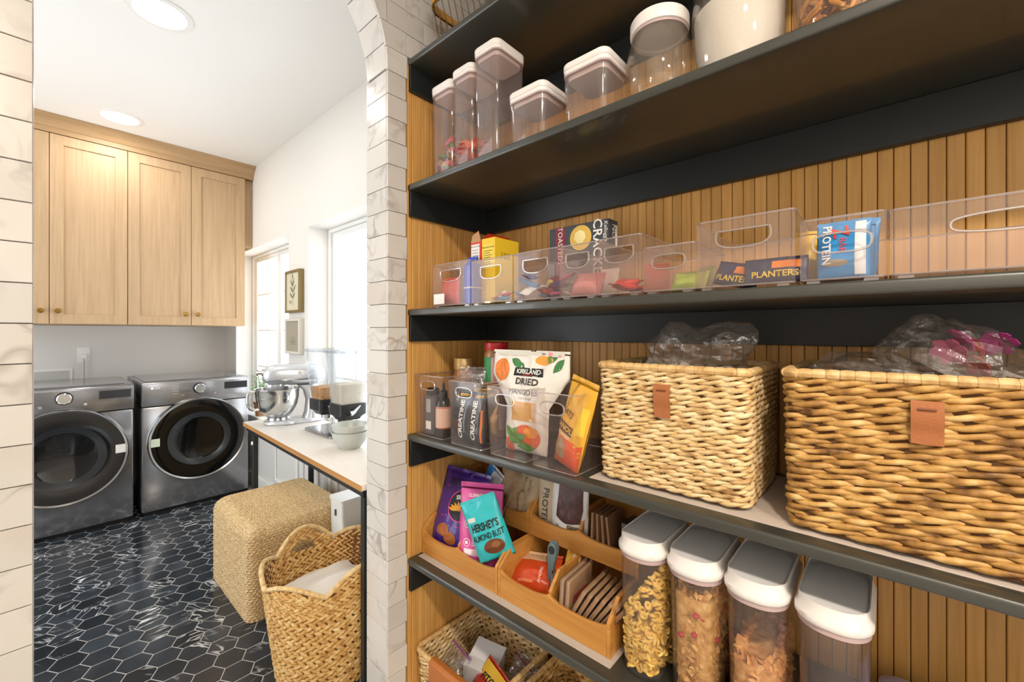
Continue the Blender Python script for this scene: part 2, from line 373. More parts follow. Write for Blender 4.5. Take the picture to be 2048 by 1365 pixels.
for k, z in enumerate(zrows):
    z0, z1 = z, z+ROW; off = .764 if (k % 2 == 0) else .764 - .0755
    if z1 < .02: continue
    edges = [off + .151*j for j in range(-9, 6)]
    for e in edges:
        a, b = e, e+.151
        if a < XJ1 < b and z1 <= AZ+.03: a = max(a, XJ1)
        top_ok = z0 > 2.235 - .03
        xmax = XB-.002 if top_ok else XF-.001
        if z1 <= AZ+.03:                                 # beside the opening
            if b <= XJ0: pass
            elif a < XJ0: b = XJ0
            elif a >= XJ1-.001: pass
            else: continue
        if a >= xmax or b < -.36: continue
        zz0 = max(z0, 2.247) if (top_ok and b > XF+.002 and z0 < 2.247) else z0
        face_tile(a, min(b, xmax), zz0, z1)
me = mesh_of(G().box(0, .0102, TJ, .0099, YR-YW, ROW-TJ), M_tile, bevel=.0009, seg=1, smooth=False)
zt = 0
for z in zrows:
    if z+ROW < .02 or z+ROW > AZ+.05: continue
    obj('jamb_tile', me, aw, (XJ1, YW, z)); obj('jamb_tile', me, aw, (XJ0-.0099, YW, z)); zt = z+ROW
a0 = math.asin(min(1, max(0, (zt-AZ)/AR))); na = 15; da = (PI-2*a0)/na
for k in range(na):
    am = a0+da*(k+.5); hw = AR*math.tan(da/2)-TJ
    gg = G().box(-hw, .0102, 0, hw, YR-YW, .0099)
    o = obj('soffit_tile', mesh_of(gg, M_tile, bevel=.0009, seg=1, smooth=False), aw, (AC+AR*math.cos(am), YW, AZ+AR*math.sin(am)))
    o.rotation_euler.y = -(am - PI/2)

# pantry back and end walls with oak slats
wb = struct('wall_back', G().box(XB+.012, -1.6, 0, XB+.1, YW+.01, HC), plain('dark_gap', '#3a2413', .9))
def slat_mesh(w, h, to3):
    c = .0016
    return mesh_of(G().prism([(-w/2, 0), (-w/2, -.0105+c), (-w/2+c, -.0105), (w/2-c, -.0105), (w/2, -.0105+c), (w/2, 0)], 0, h, to3), M_slat, smooth=False)
P = .0268; sm = slat_mesh(P-.0013, 2.235, lambda a, b, h: (b, a, h))
for k in range(86):
    y = -.0615 - 32*P + P*(k+.5)
    if y-P/2 > YW-.002: break
    obj('slat', sm, wb, (XB+.0115, y, 0))
we = struct('wall_end', G().box(XF+.003, YW+.0102, 0, XB+.0118, YW+.0118, HC), MATS['dark_gap'])
sm = slat_mesh(P-.0013, 2.235, lambda a, b, h: (a, b, h)); sm2 = slat_mesh(.0155, 2.235, lambda a, b, h: (a, b, h))
obj('slat', sm2, we, (.8545, YW+.0101, 0))
for k in range(14):
    x = .8635 + P*(k+.5)
    if x-P/2 > XB-.004: break
    obj('slat', sm, we, (x, YW+.0101, 0))

# shelves
ST = {'T': 2.2457, 'A': 1.8131, 'B': 1.3812, 'C': .9500, 'D': .5190}
SL = {'T': 'dark painted pantry shelf holding the brass wire basket', 'A': 'dark painted pantry shelf holding the white-lidded jars and canisters',
      'B': 'dark painted pantry shelf holding the row of clear bins', 'C': 'dark painted pantry shelf holding the two tall wicker baskets', 'D': 'dark painted pantry shelf holding bamboo bins and cereal dispensers'}
YE = -1.5
for key, z in ST.items():
    s = thing('shelf', SL[key], 'shelf', (XF, 0, z), group='pantry shelves'); T = .0225; r = .0105
    prof = [(XB-.012-XF, 0), (XB-.012-XF, -T)] + [(.005-.005*math.cos(t), -T+.005+.005*math.sin(t)) for t in (-PI/2, -PI/3, -PI/6, 0)] + [(.006-.006*math.cos(t), -.006+.006*math.sin(t)) for t in (0, PI/6, PI/3, PI/2)]
    part('board', G().prism(prof, YE, YW-.0012, lambda a, b, h: (a, h, b)), M_shelf, s, angle=50)
    part('back_cleat', G().box(XB-XF-.020, YE, -T-.089, XB-XF-.0002, YW-.0145, -T-.0002), M_black, s, bevel=.001, seg=1)
    part('end_cleat', G().box(.003, YW-.0145, -T-.089, XB-XF-.0205, YW-.0008, -T-.0002), M_black, s, bevel=.001, seg=1)

# ================================================================== recessed lights
def downlight(x, y, w, label, warm):
    t = thing('recessed_light', label, 'ceiling light', (x, y, HC), group='recessed ceiling lights')
    part('trim_ring', G().lathe([(.118,-.0005),(.116,-.004),(.094,-.006),(.090,-.003),(.088,.0)], 48), M_white, t)
    c = (1, .96, .9) if not warm else (1, .87, .73)
    part('lens', G().lathe([(.089,-.001),(.06,-.002),(.001,-.0025)], 48), plain('lamp_lens_%d' % warm, c, .5, emit=(c, 9)), t)
    ld = bpy.data.lights.new('lamp', 'AREA'); ld.shape = 'DISK'; ld.size = .17; ld.energy = w; ld.color = c
    lo = bpy.data.objects.new('lamp', ld); COL.objects.link(lo); lo.location = (0, 0, -.012); lo.parent = t
downlight(.347, 2.36, LAUNDRY_LAMP_W, 'lit round recessed light in the white ceiling above the woven stool', 0)
downlight(.342, 3.70, LAUNDRY_LAMP_W, 'lit round recessed light in the ceiling close to the cabinet crown', 0)
downlight(-.4, -.55, PANTRY_LAMP_W, 'warm round recessed light in the pantry ceiling near the arch', 1)
downlight(-.4, -1.45, PANTRY_LAMP_W, 'warm round recessed light in the pantry ceiling away from the arch', 1)

# ================================================================== deferred lettering
TXT = []
def text(parent, s, size, org, xd, up, mat, align='CENTER', proj=None, bold=0.0, name='lettering', sx=1.0, shear=0):
    TXT.append((parent, s, size, Vector(org), Vector(xd).normalized(), Vector(up).normalized(), mat, align, proj, bold, name, sx, shear))
def flush_text():
    jobs = []
    for t in TXT:
        cu = bpy.data.curves.new('t', 'FONT'); cu.body = t[1]; cu.size = t[2]; cu.align_x = t[7]; cu.align_y = 'CENTER'; cu.resolution_u = 2; cu.offset = t[9]; cu.shear = t[12]
        ob = bpy.data.objects.new('t', cu); COL.objects.link(ob); jobs.append((ob, t))
    bpy.context.view_layer.update(); dg = bpy.context.evaluated_depsgraph_get()
    for ob, t in jobs:
        me = bpy.data.meshes.new_from_object(ob.evaluated_get(dg)); me.materials.clear()
        parent, s, size, org, xd, up, mat, al, proj, bold, name, sx, sh = t
        if proj is None:
            for v in me.vertices: v.co = org + xd*(v.co.x*sx) + up*v.co.y
        else:
            for v in me.vertices:
                p = org + xd*(v.co.x*sx) + up*v.co.y; v.co = proj(p.x, p.y)
        me.materials.append(mat); me.name = name; o = obj(name, me, parent)
    for ob, t in jobs:
        cu = ob.data; bpy.data.objects.remove(ob); bpy.data.curves.remove(cu)
ND, UP, LY = (0,-1,0), (0,0,1), (0,1,0)     # reading direction on a face looking to -X is -Y

# ================================================================== laundry: cabinets
YC = 4.0; ZC0, ZC1 = 1.356, 2.585
def cabinet(x0, x1, label, knobs):
    t = thing('wall_cabinet', label, 'cabinet', ((x0+x1)/2, YC, ZC0), group='oak cabinets above the washing machines'); w = (x1-x0)/2
    part('body', G().box(-w, .021, 0, w, YB-YC-.001, ZC1-ZC0), M_cab, t, bevel=.001, seg=1)
    for i, (a, b) in enumerate(((-w, 0), (0, w))):
        a += .0015; b -= .0015; h = ZC1-ZC0-.004; st = .062
        d = part('door', G().ring([(a,.002),(b,.002),(b,h),(a,h)], [(a+st,.002+st),(b-st,.002+st),(b-st,h-st),(a+st,h-st)], 0, .020, PY), M_cab, t, bevel=.0012, seg=1)
        part('door_panel', G().box(a+st-.004, .009, st-.002, b-st+.004, .018, h-st+.004), M_cab, d)
        kx = a+.036 if knobs[i] == 'l' else b-.036
        part('knob', G().lathe([(.0,.0),(.006,0),(.006,.014),(.0135,.02),(.016,.026),(.0125,.031),(.0,.033)], 20).xf(Matrix.Translation((kx, -.0005, .085)) @ Matrix.Rotation(PI/2, 4, 'X')), M_brass, d, label='round brass knob')
    return t
c1 = cabinet(-.335, .410, 'pale oak wall cabinet over the washer beside the tiled jamb', 'rl')
c2 = cabinet(.411, 1.1376, 'pale oak wall cabinet over the dryer beside the window wall', 'rl')
part('filler_strip', G().box(1.138-.7743, .035, 2.02-ZC0, XR-.7743-.001, .055, ZC1-ZC0), M_cab, c2)
prof = [(YC+.02, ZC1+.0005), (YC-.004, ZC1+.0005), (YC-.004, ZC1+.03), (YC-.012, ZC1+.036), (YC-.022, ZC1+.055), (YC-.045, ZC1+.08), (YC-.06, ZC1+.09), (YC-.064, HC-.001), (YC+.02, HC-.001)]
struct('trim_9', G().prism(prof, -1.49, XR-.001, lambda a, b, h: (h, a, b)), M_crown, angle=25)

# ================================================================== washer and dryer
def machine(name, label, x0, door_sticker, side, refl):
    Wd, Dp, Ht = .662, .74, .945; YF = 3.88
    t = thing(name, label, 'washing machine' if name == 'washer' else 'dryer', (x0+Wd/2, YF, 0))
    # shell
    part('body', G().box(-Wd/2, .012, .03, Wd/2, Dp, .775), M_graph, t, bevel=.012)
    part('toe_kick', G().box(-Wd/2+.02, .05, .0, Wd/2-.02, Dp-.05, .03), M_dark, t)
    cp = [(.0, .779), (.0, .93), (.012, .945), (.03, .948), (Dp-.02, .948), (Dp, .93), (Dp, .779)]
    part('control_panel', G().prism(cp, -Wd/2, Wd/2, lambda a, b, h: (h, a, b)), M_graph, t, bevel=.004)
    part('top_lid', G().loft([rrect(Wd-.05, Dp-.10, .02, 4, .949, (0, Dp/2+.02)), rrect(Wd-.05, Dp-.10, .02, 4, .953, (0, Dp/2+.02))]), plain('lid_grey', '#8c8f92', .12, .6), t)
    R2 = Matrix.Rotation(PI/2, 4, 'X')
    part('dial', G().lathe([(.0,.03),(.030,.03),(.034,.026),(.036,.0)], 36).xf(Matrix.Translation((0,-.001,.884)) @ R2), M_steel, t, label='round brushed steel dial')
    part('dial_ring', G().lathe([(.041,0),(.041,.006),(.036,.008),(.036,0)], 36).xf(Matrix.Translation((0,-.001,.884)) @ R2), M_dark, t)
    for dx in (-.10, .095): part('button', G().lathe([(0,.006),(.009,.006),(.011,.0)], 16).xf(Matrix.Translation((dx,-.001,.838)) @ R2), M_steel, t)
    for i in range(5): part('indicator', G().box(-.165, -.0015, .925-.018*i, -.125, 0, .9275-.018*i), plain('indicator_grey', '#b9bcc0', .4), t)
    part('panel_reflection', G().box(.16, -.002, .862, .315, 0, .915), plain('dark_reflection', '#202226', .05), t)  # dark glossy patch painted in for a reflection on the control panel
    # door
    zc, r = .511, .303
    part('door_ring', G().lathe([(r-.026,.0),(r-.016,.040),(r-.006,.044),(r,.036),(r+.003,.0)], 72).xf(Matrix.Translation((0,.012,zc)) @ R2), M_steel, t, label='chrome ring around the door')
    d = part('door', G().lathe([(.001,.018),(.14,.019),(.165,.026),(.20,.034),(r-.014,.036)], 64).xf(Matrix.Translation((0,.012,zc)) @ R2), plain('black_door_glass', '#0b0c0d', .05, 0, .8), t, label='glossy black round door')
    part('door_bowl', G().lathe([(.155,.0235),(.172,.029),(.187,.0325),(.196,.0345)], 64).xf(Matrix.Translation((0,.0112,zc)) @ R2), plain('smoked_bowl', '#2b2d2f', .18), d)
    part('sticker', G().box(side*.262-.026, -.0266, zc-.018, side*.262+.026, -.0252, zc+.038), door_sticker, d)
    for sx in (-1, 1): part('seam', G().box(sx*Wd/2-(.001 if sx > 0 else -.0), .02, .774, sx*Wd/2+.0008, Dp-.02, .779), M_dark, t)
    return t
wa = machine('washer', 'graphite front-load washer under the cabinet beside the tiled jamb', -.232, M_paper, 1, 1)
dr = machine('dryer', 'graphite front-load dryer beside the window wall and the table', .470, plain('pale_green_paper', '#cfd8bf', .7), -1, 1)
text(dr, 'LG', .022, (-.245, -.0012, .905), (1,0,0), UP, M_wht)
part('logo_disc', G().lathe([(0,.0012),(.008,.0012),(.008,0)], 20).xf(Matrix.Translation((-.275,-.0004,.905)) @ Matrix.Rotation(PI/2,4,'X')), M_wht, dr)

# outlet, plug and cord on the rear wall, recessed supply box
t = thing('wall_outlet', 'white outlet plate with plug and grey cord above the washer', 'outlet', (.232, YB, 1.12))
part('plate', G().box(-.04, -.006, -.062, .04, -.0003, .062), M_white, t, bevel=.002)
part('plug', G().box(-.016, -.03, -.028, .016, -.006, .01), M_white, t, bevel=.004)
part('cord', G().tube([(0,-.025,-.028),(.003,-.03,-.07),(.001,-.03,-.13),(.006,-.03,-.2),(.01,-.03,-.26)], .004, 8), plain('cord_grey', '#a9a9a6', .5), t)
t = thing('supply_box', 'shallow white water supply box in the wall behind the washer', 'wall box', (.065, YB, .96))
part('frame', G().ring([(-.16,-.06),(.105,-.06),(.105,.055),(-.16,.055)], [(-.145,-.045),(.09,-.045),(.09,.04),(-.145,.04)], -.008, -.0003, PY), M_white, t, bevel=.002)
part('back_plate', G().box(-.145, -.002, -.045, .09, -.0005, .04), plain('box_shade', '#c9c6c0', .7), t)

# ================================================================== table
ta = math.radians(-2.3)
t = thing('side_table', 'long narrow table with pale top and black metal frame under the window', 'table', (.757, 1.384, 0), -math.radians(2.3))
TLn, TD, TZ = 1.53, .365, .76
part('top', G().box(0, .005, TZ-.022, TD, TLn, TZ), plain('pale_laminate', '#dcd6cd', .35, bump=.02, bscale=90, var=.04), t, bevel=.0015)
part('edge_band', G().box(-.0015, .004, TZ-.024, -.0002, TLn+.001, TZ-.003), wood('ply_edge', '#a8713a', '#c4904f', 'Y', .5, .8, .02), t)
part('end_band', G().box(0, TLn+.0004, TZ-.024, TD, TLn+.002, TZ-.003), MATS['ply_edge'], t)
part('front_rail', G().box(.012, .02, TZ-.05, .04, TLn-.02, TZ-.0225), M_black, t)
part('back_rail', G().box(TD-.04, .02, TZ-.05, TD-.012, TLn-.02, TZ-.0225), M_black, t)
for lx in (.012, TD-.038):
    for ly in (.012, TLn-.16): part('leg', G().box(lx, ly, 0, lx+.026, ly+.026, TZ-.05), M_black, t, bevel=.001, seg=1)
part('lock_knob', G().ell((.010, TLn-.147, .655), (.006,.012,.012), 12, 8), M_white, t)

# ---------------------------------------------------------------- stand mixer
fd = Vector((-.945, .327, 0)); t = thing('stand_mixer', 'silver tilt-head stand mixer with steel bowl on the table', 'mixer', (.962, 2.722, TZ), math.atan2(fd.y, fd.x))
def egg(x, w, h, zc, n=24, p=2.3): return [(x, w*math.copysign(abs(math.cos(a))**(2/p), math.cos(a)), zc+h*math.copysign(abs(math.sin(a))**(2/p), math.sin(a))) for a in [2*PI*k/n for k in range(n)]]
g = G(); rows = []
for z, s in ((0,.96), (.004,1), (.016,1), (.022,.95), (.024,.85)):
    l = []
    for k in range(40):
        a = 2*PI*k/40; x = -.075 + .165*math.cos(a)*s; wy = (.105 if x > -.05 else .085)*s
        l.append((x, wy*math.copysign(abs(math.sin(a))**.75, math.sin(a)), z))
    rows.append(l)
g.loft(rows); part('base', g, M_silver, t)
g = G().loft([rrect(*a) for a in [(.11,.13,.05,6,.018,(-.165,0)),(.088,.108,.045,6,.06,(-.17,0)),(.075,.092,.038,6,.13,(-.17,0)),(.085,.10,.042,6,.19,(-.16,0)),(.12,.11,.05,6,.225,(-.145,0))]])
part('pedestal', g, M_silver, t)
part('head', G().loft([egg(x, w, h, zc) for x, w, h, zc in [(-.245,.012,.012,.285),(-.238,.04,.038,.286),(-.215,.058,.055,.287),(-.15,.066,.064,.289),(-.06,.068,.066,.29),(.02,.064,.063,.29),(.06,.056,.055,.288),(.085,.04,.04,.286),(.094,.02,.02,.285)]]), M_silver, t)
part('trim_band', G().tube([(x, y, .262) for x, y in [(-.23,-.045),(-.15,-.0675),(-.06,-.069),(.02,-.066),(.06,-.056),(.085,-.032),(.092,0),(.085,.032),(.06,.056),(.02,.066),(-.06,.069),(-.15,.0675),(-.23,.045)]], .004, 8), M_chrome, t)
part('hub_knob', G().lathe([(0,.0),(.022,0),(.022,.012),(.012,.014),(.012,.028),(.017,.03),(.017,.04),(0,.042)], 24).xf(Matrix.Translation((.086,0,.305)) @ Matrix.Rotation(PI/2,4,'Y')), M_chrome, t)
part('planetary', G().lathe([(.0,.17),(.028,.172),(.045,.185),(.05,.2),(.05,.235),(0,.236)], 28, (.03,0)), M_silver, t)
part('badge', G().box(-.02, -.0675, .238, .05, -.064, .252), M_dark, t)
part('speed_lever', G().tube([(-.14,-.064,.255),(-.14,-.082,.252)], .006, 10), M_dark, t)
b = part('bowl', G().lathe([(.001,.034),(.045,.034),(.05,.03),(.053,.024),(.056,.024),(.054,.036),(.07,.05),(.092,.078),(.108,.115),(.116,.16),(.118,.203),(.1205,.206),(.1205,.208),(.116,.207),(.113,.16),(.104,.115),(.088,.08),(.066,.054),(.001,.04)], 48, (.015,0)), M_steel, t, label='polished steel mixing bowl')
part('handle', G().tube([(.127,.0,.19),(.14,0,.194),(.152,.0,.194),(.162,0,.188),(.168,.0,.176),(.170,0,.155),(.169,.0,.13),(.165,0,.11),(.156,.0,.096),(.145,0,.088),(.13,0,.086),(.108,0,.09)], [.007,.008,.008,.009,.009,.009,.009,.009,.009,.008,.008,.007], 12), M_chrome, b)
part('screw_cap', G().lathe([(0,.004),(.009,.004),(.01,0)], 16).xf(Matrix.Translation((-.10,.066,.30)) @ Matrix.Rotation(-PI/2,4,'X')), M_chrome, t)

# ---------------------------------------------------------------- cereal dispenser with two hoppers
t = thing('cereal_dispenser', 'double dry-food dispenser with two clear hoppers on black base', 'dispenser', (1.085, 2.235, TZ))
part('tray', G().loft([rrect(.2,.34,.03,5,0,(-.01,.03)), rrect(.2,.34,.03,5,.012,(-.01,.03)), rrect(.18,.32,.025,5,.014,(-.01,.03))]), M_graph, t)
part('column', G().box(.02, -.02, .012, .06, .06, .13), M_dark, t, bevel=.004)
for yy, mat_, zz in ((-.10, fibre('rolled_oats', ['#a99e8d','#cfc4b0','#e2dac9'], 320), .62), (.145, fibre('granola', ['#7d522b','#b98246','#d9ae72'], 150), .4)):
    z0, z1 = .165, .435
    hp = G(); w0, w1 = .135, .185
    loops = [rrect(w0,w0,.02,4,z0,(0,yy)), rrect(w1,w1,.025,4,z1,(0,yy)), rrect(w1-.006,w1-.006,.022,4,z1,(0,yy)), rrect(w0-.006,w0-.006,.018,4,z0+.003,(0,yy))]
    h = part('hopper', hp.loft(loops, True, True), M_pane if False else clear('hopper_clear_%d' % (yy > 0), (.972,.98,.988), .015, (.9,.93,.97), .03, .04), t)
    part('hopper_lid', G().loft([rrect(w1+.008,w1+.008,.027,4,z1,(0,yy)), rrect(w1+.008,w1+.008,.027,4,z1+.012,(0,yy)), rrect(w1-.02,w1-.02,.02,4,z1+.016,(0,yy))]), clear('hopper_lid_%d' % (yy > 0), (.8,.83,.86), .1, (.6,.65,.7), .08, .06), h)
    zf = z0+.004+(z1-z0)*zz*.62; wf = w0+(w1-w0)*(zf-z0)/(z1-z0)-.01
    f = part('oats' if yy < 0 else 'granola', G().loft([rrect(w0-.012,w0-.012,.015,4,z0+.006,(0,yy)), rrect(wf,wf,.02,4,zf,(0,yy)), rrect(wf*.5,wf*.5,.02,4,zf+.006,(0,yy))]), mat_, h); f['kind'] = 'stuff'
    k = part('housing', G().loft([rrect(.10,.10,.02,4,.085,(0,yy)), rrect(.115,.115,.02,4,.10,(0,yy)), rrect(w0+.01,w0+.01,.02,4,.112,(0,yy)), rrect(w0+.012,w0+.012,.02,4,z0+.004,(0,yy))]), M_dark, t)
    part('lever', G().tube([(.03,yy-.072,.16),(-.01,yy-.08,.13),(-.03,yy-.08,.125)], [.006,.011,.017], 10), M_graph, k)
    part('spout', G().lathe([(.03,.06),(.032,.085)], 20, (0,yy), True, True), M_steel, t)

# ---------------------------------------------------------------- bowls, shaker, plant
M_ceram = plain('grey_ceramic', '#b9bdb6', .25)
for i, lab in enumerate(('pale grey ceramic bowl, lower of two stacked on the table', 'pale grey ceramic bowl, upper of two stacked on the table')):
    single('cereal_bowl', lab, 'bowl', G().lathe([(.001,.0),(.045,.0),(.047,.004),(.066,.026),(.079,.055),(.083,.078),(.0805,.079),(.075,.055),(.062,.029),(.042,.009),(.001,.008)], 40), M_ceram, (.972, 1.888, TZ+.0005+.033*i), group='stacked bowls')
single('steel_shaker', 'small shiny steel shaker beside the stacked bowls', 'shaker', G().lathe([(.001,0),(.014,0),(.015,.004),(.015,.03),(.012,.036),(.001,.037)], 20), M_chrome, (.985, 2.03, TZ+.0005))
t = thing('potted_plant', 'small potted plant with fine leaves on the far window sill', 'plant', (1.262, 4.0, ZS+.0145))
part('pot', G().lathe([(.001,0),(.045,0),(.058,.10),(.063,.10),(.063,.12),(.056,.12),(.052,.1),(.001,.095)], 28), plain('terracotta', '#b98a63', .8), t)
gs = G(); gl = G(); gf = G()
for k in range(34):
    a = rnd.uniform(0, 2*PI); ln = rnd.uniform(.12, .27); sp = rnd.uniform(.02, .15)
    p0 = Vector((.02*math.cos(a), .02*math.sin(a), .095)); p2 = Vector((sp*.55*math.cos(a), sp*math.sin(a), .095+ln)); p1 = (p0+p2)/2 + Vector((0,0,.03))
    path = [p0.lerp(p1, q).lerp(p1.lerp(p2, q), q) for q in [i/6 for i in range(7)]]
    gs.tube(path, .0011, 4)
    for q in path[2:]:
        for _ in range(3):
            d = Vector((rnd.uniform(-1,1), rnd.uniform(-1,1), rnd.uniform(-.2,1))).normalized(); e = q + d*rnd.uniform(.012,.022); s_ = d.orthogonal().normalized()*.0045; m_ = (q+e)/2
            gl.add([q, m_+s_, e, m_-s_], [(0,1,2,3)])
    gf.ell(path[-1], (.005,.005,.004), 6, 4)
part('stems', gs, plain('stem_green', '#5d7d45', .6), t); o = part('foliage', gl, plain('leaf_green', '#6fa05a', .6), t, smooth=False); o['kind'] = 'stuff'
part('blossoms', gf, M_wht, t)['kind'] = 'stuff'

# ---------------------------------------------------------------- framed pictures
def picture(name, label, z0, z1, fm, mm, draw):
    t = thing(name, label, 'picture', (XR-.0005, 3.101, (z0+z1)/2)); h = (z1-z0)/2; w = .126
    part('frame', G().ring([(-w,-h),(w,-h),(w,h),(-w,h)], [(-w+.018,-h+.018),(w-.018,-h+.018),(w-.018,h-.018),(-w+.018,h-.018)], -.034, 0, PX), fm, t, bevel=.003)
    part('print', G().box(-.026, -w+.017, -h+.017, -.018, w-.017, h-.017), mm, t)
    draw(t)
M_olive = plain('olive_ink', '#6d7453', .7)
def leafpoly(g, c, ang, ln, wd, x=-.0266):
    d = Vector((0, math.cos(ang), math.sin(ang))); s = Vector((0, -d.z, d.y)); c = Vector((x, c[0], c[1])); n = 6
    a = [c + d*(ln*i/n) + s*(wd*math.sin(PI*i/n)) for i in range(n+1)]; b = [c + d*(ln*i/n) - s*(wd*math.sin(PI*i/n)) for i in range(1, n)]
    L = a + b[::-1]; g.add(L, [tuple(range(len(L)))])
def draw1(t):
    g = G(); g.tube([(-.0265, .0, -.10), (-.0265, -.004, 0), (-.0265, .004, .08)], .0012, 5)
    for y, z, a, l in [(0,-.05,.7,.07),(0,-.05,2.3,.06),(-.003,-.01,.8,.07),(-.002,-.01,2.3,.075),(0,.03,1.0,.07),(.002,.03,2.0,.07),(.004,.08,1.57,.05)]: leafpoly(g, (y, z), a, l, .009)
    part('botanical_drawing', g, M_olive, t, smooth=False)
    g = G()
    for y, z in ((.05,-.085),(.03,-.09)): leafpoly(g, (y, z), 1.5, .03, .007)
    part('seed_drawing', g, ink('#9c7d3e'), t, smooth=False)
def draw2(t):
    g = G()
    for y, z, a, l in [(0,-.05,1.2,.05),(-.01,-.05,1.9,.05),(.02,-.05,.6,.04),(-.02,-.05,2.5,.04)]: 
        g.tube([(-.0266, y, z), (-.0266, y+l*.5*math.cos(a)+.006, z+l*.5*math.sin(a)), (-.0266, y+l*math.cos(a), z+l*math.sin(a))], .0009, 5)
    g.tube([(-.0266,-.05,-.055),(-.0266,.05,-.055)], .0009, 5)
    part('line_drawing', g, ink('#6b6459'), t, smooth=False)
picture('framed_picture', 'botanical print in a dark gold frame between the windows', 1.440, 1.737, plain('antique_gold', '#8b7a52', .45, .5), plain('art_cream', '#cfc6ae', .7), draw1)
picture('framed_picture', 'line drawing in a pale frame below the botanical print', 1.152, 1.398, plain('pale_frame', '#cfcac0', .5), plain('art_taupe', '#9f9685', .7), draw2)

# ---------------------------------------------------------------- white box under the table
t = thing('storage_box', 'white plastic box under the table behind the woven basket', 'box', (1.075, 2.03, 0))
part('box_body', G().loft([rrect(.20,.12,.01,3,.0), rrect(.21,.125,.012,3,.47)]), M_white, t)
part('box_lid', G().loft([rrect(.22,.132,.012,3,.4705), rrect(.22,.132,.012,3,.485)]), M_white, t)
part('hinge_pin', G().box(-.110, -.005, .40, -.1045, .005, .43), ink('#55524e'), t)

# ---------------------------------------------------------------- woven cube stool
t = thing('woven_stool', 'woven seagrass cube stool partly under the table', 'stool', (.851, 2.405, 0))
SX, SY, SH = .475, .575, .42
M_sea = fibre('seagrass', ['#9c8052','#ba9b6b','#d0b586','#dec9a0'], 130)
g = G(); Rr = .035
per = 2*(SX+SY); nu = 400; nv = 96
loop0 = rrect(SX, SY, Rr, 8); L = [Vector(p) for p in loop0]; cum = [0]
for i in range(len(L)): cum.append(cum[-1] + (L[(i+1) % len(L)]-L[i]).length)
def along(s):
    s = (s % 1)*cum[-1]; i = 0
    lo_, hi_ = 0, len(L)
    while hi_-lo_ > 1:
        m_ = (lo_+hi_)//2
        if cum[m_] <= s: lo_ = m_
        else: hi_ = m_
    a, b = L[lo_], L[(lo_+1) % len(L)]; q = (s-cum[lo_])/max(1e-9, cum[lo_+1]-cum[lo_]); p = a.lerp(b, q); d = (b-a).normalized(); return p, Vector((d.y, -d.x, 0))
RC = .055; arc = RC*PI/2; hs = SH-RC; reach = min(SX, SY)/2-RC; tot_ = hs+arc+reach
def stoolpt(u, v):
    d = v*tot_; p, nn = along(u); col = math.sin(2*PI*round(per/.021)*u); row = d/.0115; sgn = 1 if int(row) % 2 else -1
    if d < hs: ins, z, k = 0, d, 1.0; nz = 0
    elif d < hs+arc: a = (d-hs)/RC; ins, z, nz = RC*(1-math.cos(a)), hs+RC*math.sin(a), math.sin(a); k = 1
    else: ins, z, nz, k = RC+(d-hs-arc), SH, 1, max(0, 1-(d-hs-arc)/reach*1.6)
    sx = (SX-2*ins)/SX; sy = (SY-2*ins)/SY; q = Vector((p.x*sx, p.y*sy, z))
    rib = abs(math.sin(PI*q.y/.036))*.006 if nz > .5 else 0
    dd = .0042*(sgn*col*.6+abs(math.sin(PI*row)))*max(k, .0)
    q += nn*dd*(1-nz) + Vector((0,0, dd*nz*.5 + rib*nz - .012*(1-max(0, 1-(d-hs)/(arc+reach)) if False else 0)))
    if nz >= 1: q.z += .010*(1-k) + .0012*math.sin(2*PI*q.x/.012+PI*int(q.y/.018))
    return q
g.grid(nu, 150, stoolpt); part('woven_cover', g, M_sea, t, fix=False)
g = G(); l1 = [(p.x, p.y, hs+.004*math.sin(i*.9)) for i, p in enumerate([along(k/240)[0] for k in range(240) if along(k/240)[0].x < -SX/2+.012])]


# ---------------------------------------------------------------- scalloped laundry basket
M_hya = fibre('water_hyacinth', ['#96692f','#c49552','#dab473','#e8cb93'], 40)
t = thing('laundry_basket', 'round braided basket with scalloped rim and handle beside the table leg', 'basket', (.775, 1.672, 0))
BR0, BR1, BH = .188, .236, .375
def brad(z): return BR0 + (BR1-BR0)*min(1, z/BH)
def rimz(a):
    q = math.degrees(a) % 360; lob = abs(math.sin(math.radians((q-2)*3)))
    h = .075 if (60 < q < 124 or 240 < q < 304) else .038
    return BH + h*lob
def lump_row(z, fl):
    g = G(); r = brad(z); n = int(2*PI*r/.030)
    for s_ in (0, 1):
        for k in range(n):
            a = 2*PI*(k+.5*s_)/n
            zz = z + (.0045 if s_ else -.0045)
            if zz > rimz(a)-.012: continue
            q = math.degrees(a) % 360; dx = ((q-92+180) % 360-180)/180*PI*r
            if abs(dx) < .055 and abs(zz-(BH-.005)) < .024 and (dx/.055)**2+((zz-BH+.005)/.024)**2 < 1: continue
            M = Matrix.Rotation(a, 3, 'Z') @ Matrix.Rotation((.45 if s_ else -.45) * fl, 3, 'X')
            g.ell((r*math.cos(a), r*math.sin(a), zz), (.0065, .0175, .0072), 7, 5, M)
    return g
nr = 24
top = G()
for k in range(nr):
    g = lump_row(.012 + k*.0182, 1 if k % 2 else -1)
    if k < 19: part('braid_row', g, M_hya, t, fix=False)
    else: top.merge(g)
part('scallop_braid', top, M_hya, t, fix=False)['kind'] = 'stuff'
part('bottom', G().lathe([(.001,.004),(BR0-.004,.004),(BR0-.004,.001)], 40), M_hya, t)
n = 72
part('core', G().grid(n, 30, lambda u, v: ((brad(v*BH)-.002)*math.cos(2*PI*u), (brad(v*BH)-.002)*math.sin(2*PI*u), .004+v*(min(rimz(2*PI*u)-.012, .342) if 60 < math.degrees(2*PI*u) < 124 else rimz(2*PI*u)-.012))), plain('dark_fibre', '#6e451d', .8), t, fix=False)
